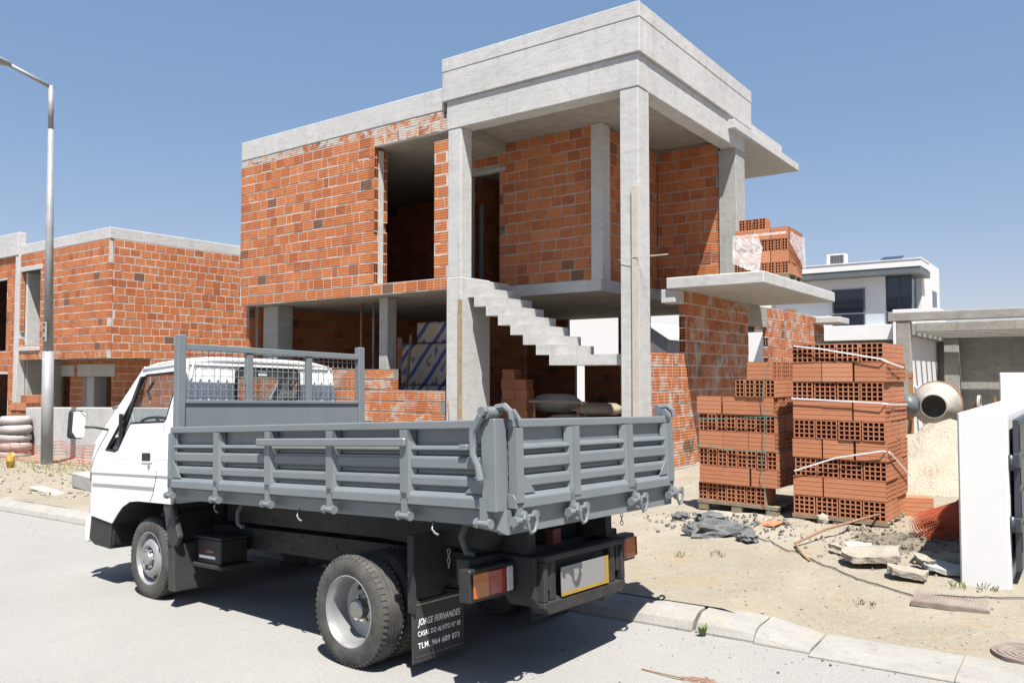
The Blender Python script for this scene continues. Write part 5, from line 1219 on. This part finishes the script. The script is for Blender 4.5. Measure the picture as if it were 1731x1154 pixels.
for k in range(14):
    x = rs.uniform(-1.95, -1.68); y = 4.26 + rs.uniform(-.03, .05); mb.tube([rp(x, y, .01), rp(x + rs.uniform(.08, .2), y + rs.uniform(-.05, .06), .008)], .0018, 4)
single(mb, 'twig', M.stick, 'dry brown twig lying on the road near the kerb', 'twig', rp(-2.18, 4.28, 0))
# weed at the kerb gap
mb = MB(); rs = random.Random(4); b0 = rp(-2.12, 5.03, 0)
for k in range(16):
    a = rs.uniform(0, PI2); L_ = rs.uniform(.05, .10); d = Vector((math.cos(a) * .6, math.sin(a) * .6, 1)).normalized(); s_ = Vector((-math.sin(a), math.cos(a), 0)) * .014
    t = b0 + d * L_; m1 = b0 + d * L_ * .6; mb.add([b0, m1 + s_, t, m1 - s_], [(0, 1, 2, 3)])
single(mb, 'weed', M.leaf, 'small green weed growing in the gap between two kerb stones', 'weed', b0)
for i, (x, y) in enumerate(((-2.95, 6.6), (-2.7, 6.75), (-1.35, 6.05), (-.86, 6.66), (-.66, 6.68), (-.98, 7.3))):
    mb = MB(); b0 = gp(x, y)
    for k in range(18):
        a = rs.uniform(0, PI2); d = Vector((math.cos(a) * .5, math.sin(a) * .5, rs.uniform(.4, 1))) * rs.uniform(.03, .08); o_ = Vector((rs.uniform(-.06, .06), rs.uniform(-.04, .04), 0)); mb.add([b0 + o_, b0 + o_ + d + Vector((.005, 0, 0)), b0 + o_ + d * .7 - Vector((.005, 0, 0))], [(0, 1, 2)])
    single(mb, 'weed', M.leaf if i > 2 else M.dry, ['sparse grass tuft on the bare sand behind the truck', 'second sparse grass tuft on the bare sand behind the truck', 'lone grass tuft beside the ribbed metal cover', 'tiny weed at the corner of the white wall end', 'tiny weed along the foot of the white wall end', 'grass growing in the shade of the white wall'][i], 'weed', b0)
# metal covers
mcv = thing('ribbed_cover', 'rusty ribbed rectangular metal cover set in the pavement', 'access cover', gp(-.86, 6.40))
def cov(x, y): return Vector((x, y, ground_z(-.86, 6.40) + .012))
q0 = Matrix.Translation(gp(-.86, 6.40, .0)) @ Matrix.Rotation(R(4), 4, 'Z')
MB().box(-.235, .235, -.20, .20, -.02, .012, q0).build('plate', M.cover, mcv)
for i in range(22): MB().box(-.22 + i * .0205, -.208 + i * .0205, -.19, .19, .012, .016, q0).build('rib', M.cover, mcv)
rcv = thing('round_cover', 'round cast iron manhole cover partly outside the driveway edge', 'manhole cover', gp(-.36, 5.62))
q0 = Matrix.Translation(gp(-.36, 5.62, .004))
MB().lathe([(0, .004), (.15, .004), (.152, .01), (.16, .01), (.162, .004), (.17, .004), (.172, .012), (.19, .012), (.19, -.02)], 36, q0).build('lid', M.cover, rcv)
for r_ in (.04, .075, .11): MB().lathe([(r_, .003), (r_, .008), (r_ + .012, .008), (r_ + .012, .003)], 32, q0).build('ring', M.cover, rcv)
# gravel and chippings
def scatter(name, label, n_, fx, smin, smax, mat, seed, zf):
    rs = random.Random(seed); mb = MB()
    for k in range(n_):
        x, y = fx(rs); s_ = rs.uniform(smin, smax) * rs.uniform(.6, 1.2); c = Vector((x, y, zf(x, y) + s_ * .25))
        q = Matrix.Translation(c) @ Euler((rs.uniform(0, 6), rs.uniform(0, 6), rs.uniform(0, 6))).to_matrix().to_4x4()
        v = [q @ Vector((s_ * rs.uniform(.6, 1.2) * a, s_ * rs.uniform(.5, 1) * b, s_ * rs.uniform(.4, .8) * c_)) for a, b, c_ in ((1, 0, 0), (-1, 0, 0), (0, 1, 0), (0, -1, 0), (0, 0, 1), (0, 0, -1))]
        mb.add(v, [(0, 2, 4), (2, 1, 4), (1, 3, 4), (3, 0, 4), (2, 0, 5), (1, 2, 5), (3, 1, 5), (0, 3, 5)])
    o = mb.build(name, mat); o['kind'] = 'stuff'; tag(o, label, 'gravel')
scatter('asphalt_chippings', 'scatter of grey asphalt chippings on the pale sand', 420, lambda r: (r.gauss(-3.15, .38), r.gauss(7.95, .2)), .008, .035, M.asph, 1, ground_z)
scatter('site_gravel', 'small stones strewn over the sandy ground', 1500, lambda r: (r.uniform(-5, .2), 5.5 + 6 * r.random() ** 1.5), .004, .016, M.stone, 2, ground_z)
scatter('mud_clods', 'brown clods of earth in the muddy patch', 500, lambda r: (r.gauss(-1.45, .5), r.gauss(8.0, .45)), .008, .035, M.dirt, 3, ground_z)
scatter('road_grit', 'grit and small stones along the road edge', 700, lambda r: (r.uniform(-12, .3), 5.05 - abs(r.gauss(0, .5))), .003, .010, M.stone, 4, road_z)
scatter('road_pebbles', 'dark pebbles lying on the pale road', 60, lambda r: (r.uniform(-3, -.6), r.uniform(3.6, 5)), .006, .014, M.asph, 5, road_z)
scatter('verge_rubble', 'rubble strewn over the verge near the lamp', 500, lambda r: (r.uniform(-20, -10), r.uniform(5.6, 8.6)), .01, .06, M.stone, 6, ground_z)

# reflectances were mixed by eye a little high: bring every painted and mineral surface down together
for m in bpy.data.materials:
    P = m.node_tree.nodes.get('Principled BSDF') if m.use_nodes else None
    if P is None or not P.inputs['Base Color'].is_linked or m.name in ('mirror_glass',): continue
    L = m.node_tree.links; src = P.inputs['Base Color'].links[0].from_socket; k = 1.0 if m.name == 'white_lettering' else .94 if m.name in ('board_marked_concrete', 'rough_grey_concrete') else (.92 if 'brick' in m.name else .82)
    L.new(mixc(m.node_tree.nodes, L, 1.0, src, (k, k * (1.06 if 'brick' in m.name else 1), k * (1.08 if 'brick' in m.name else 1)), 'MULTIPLY'), P.inputs['Base Color'])
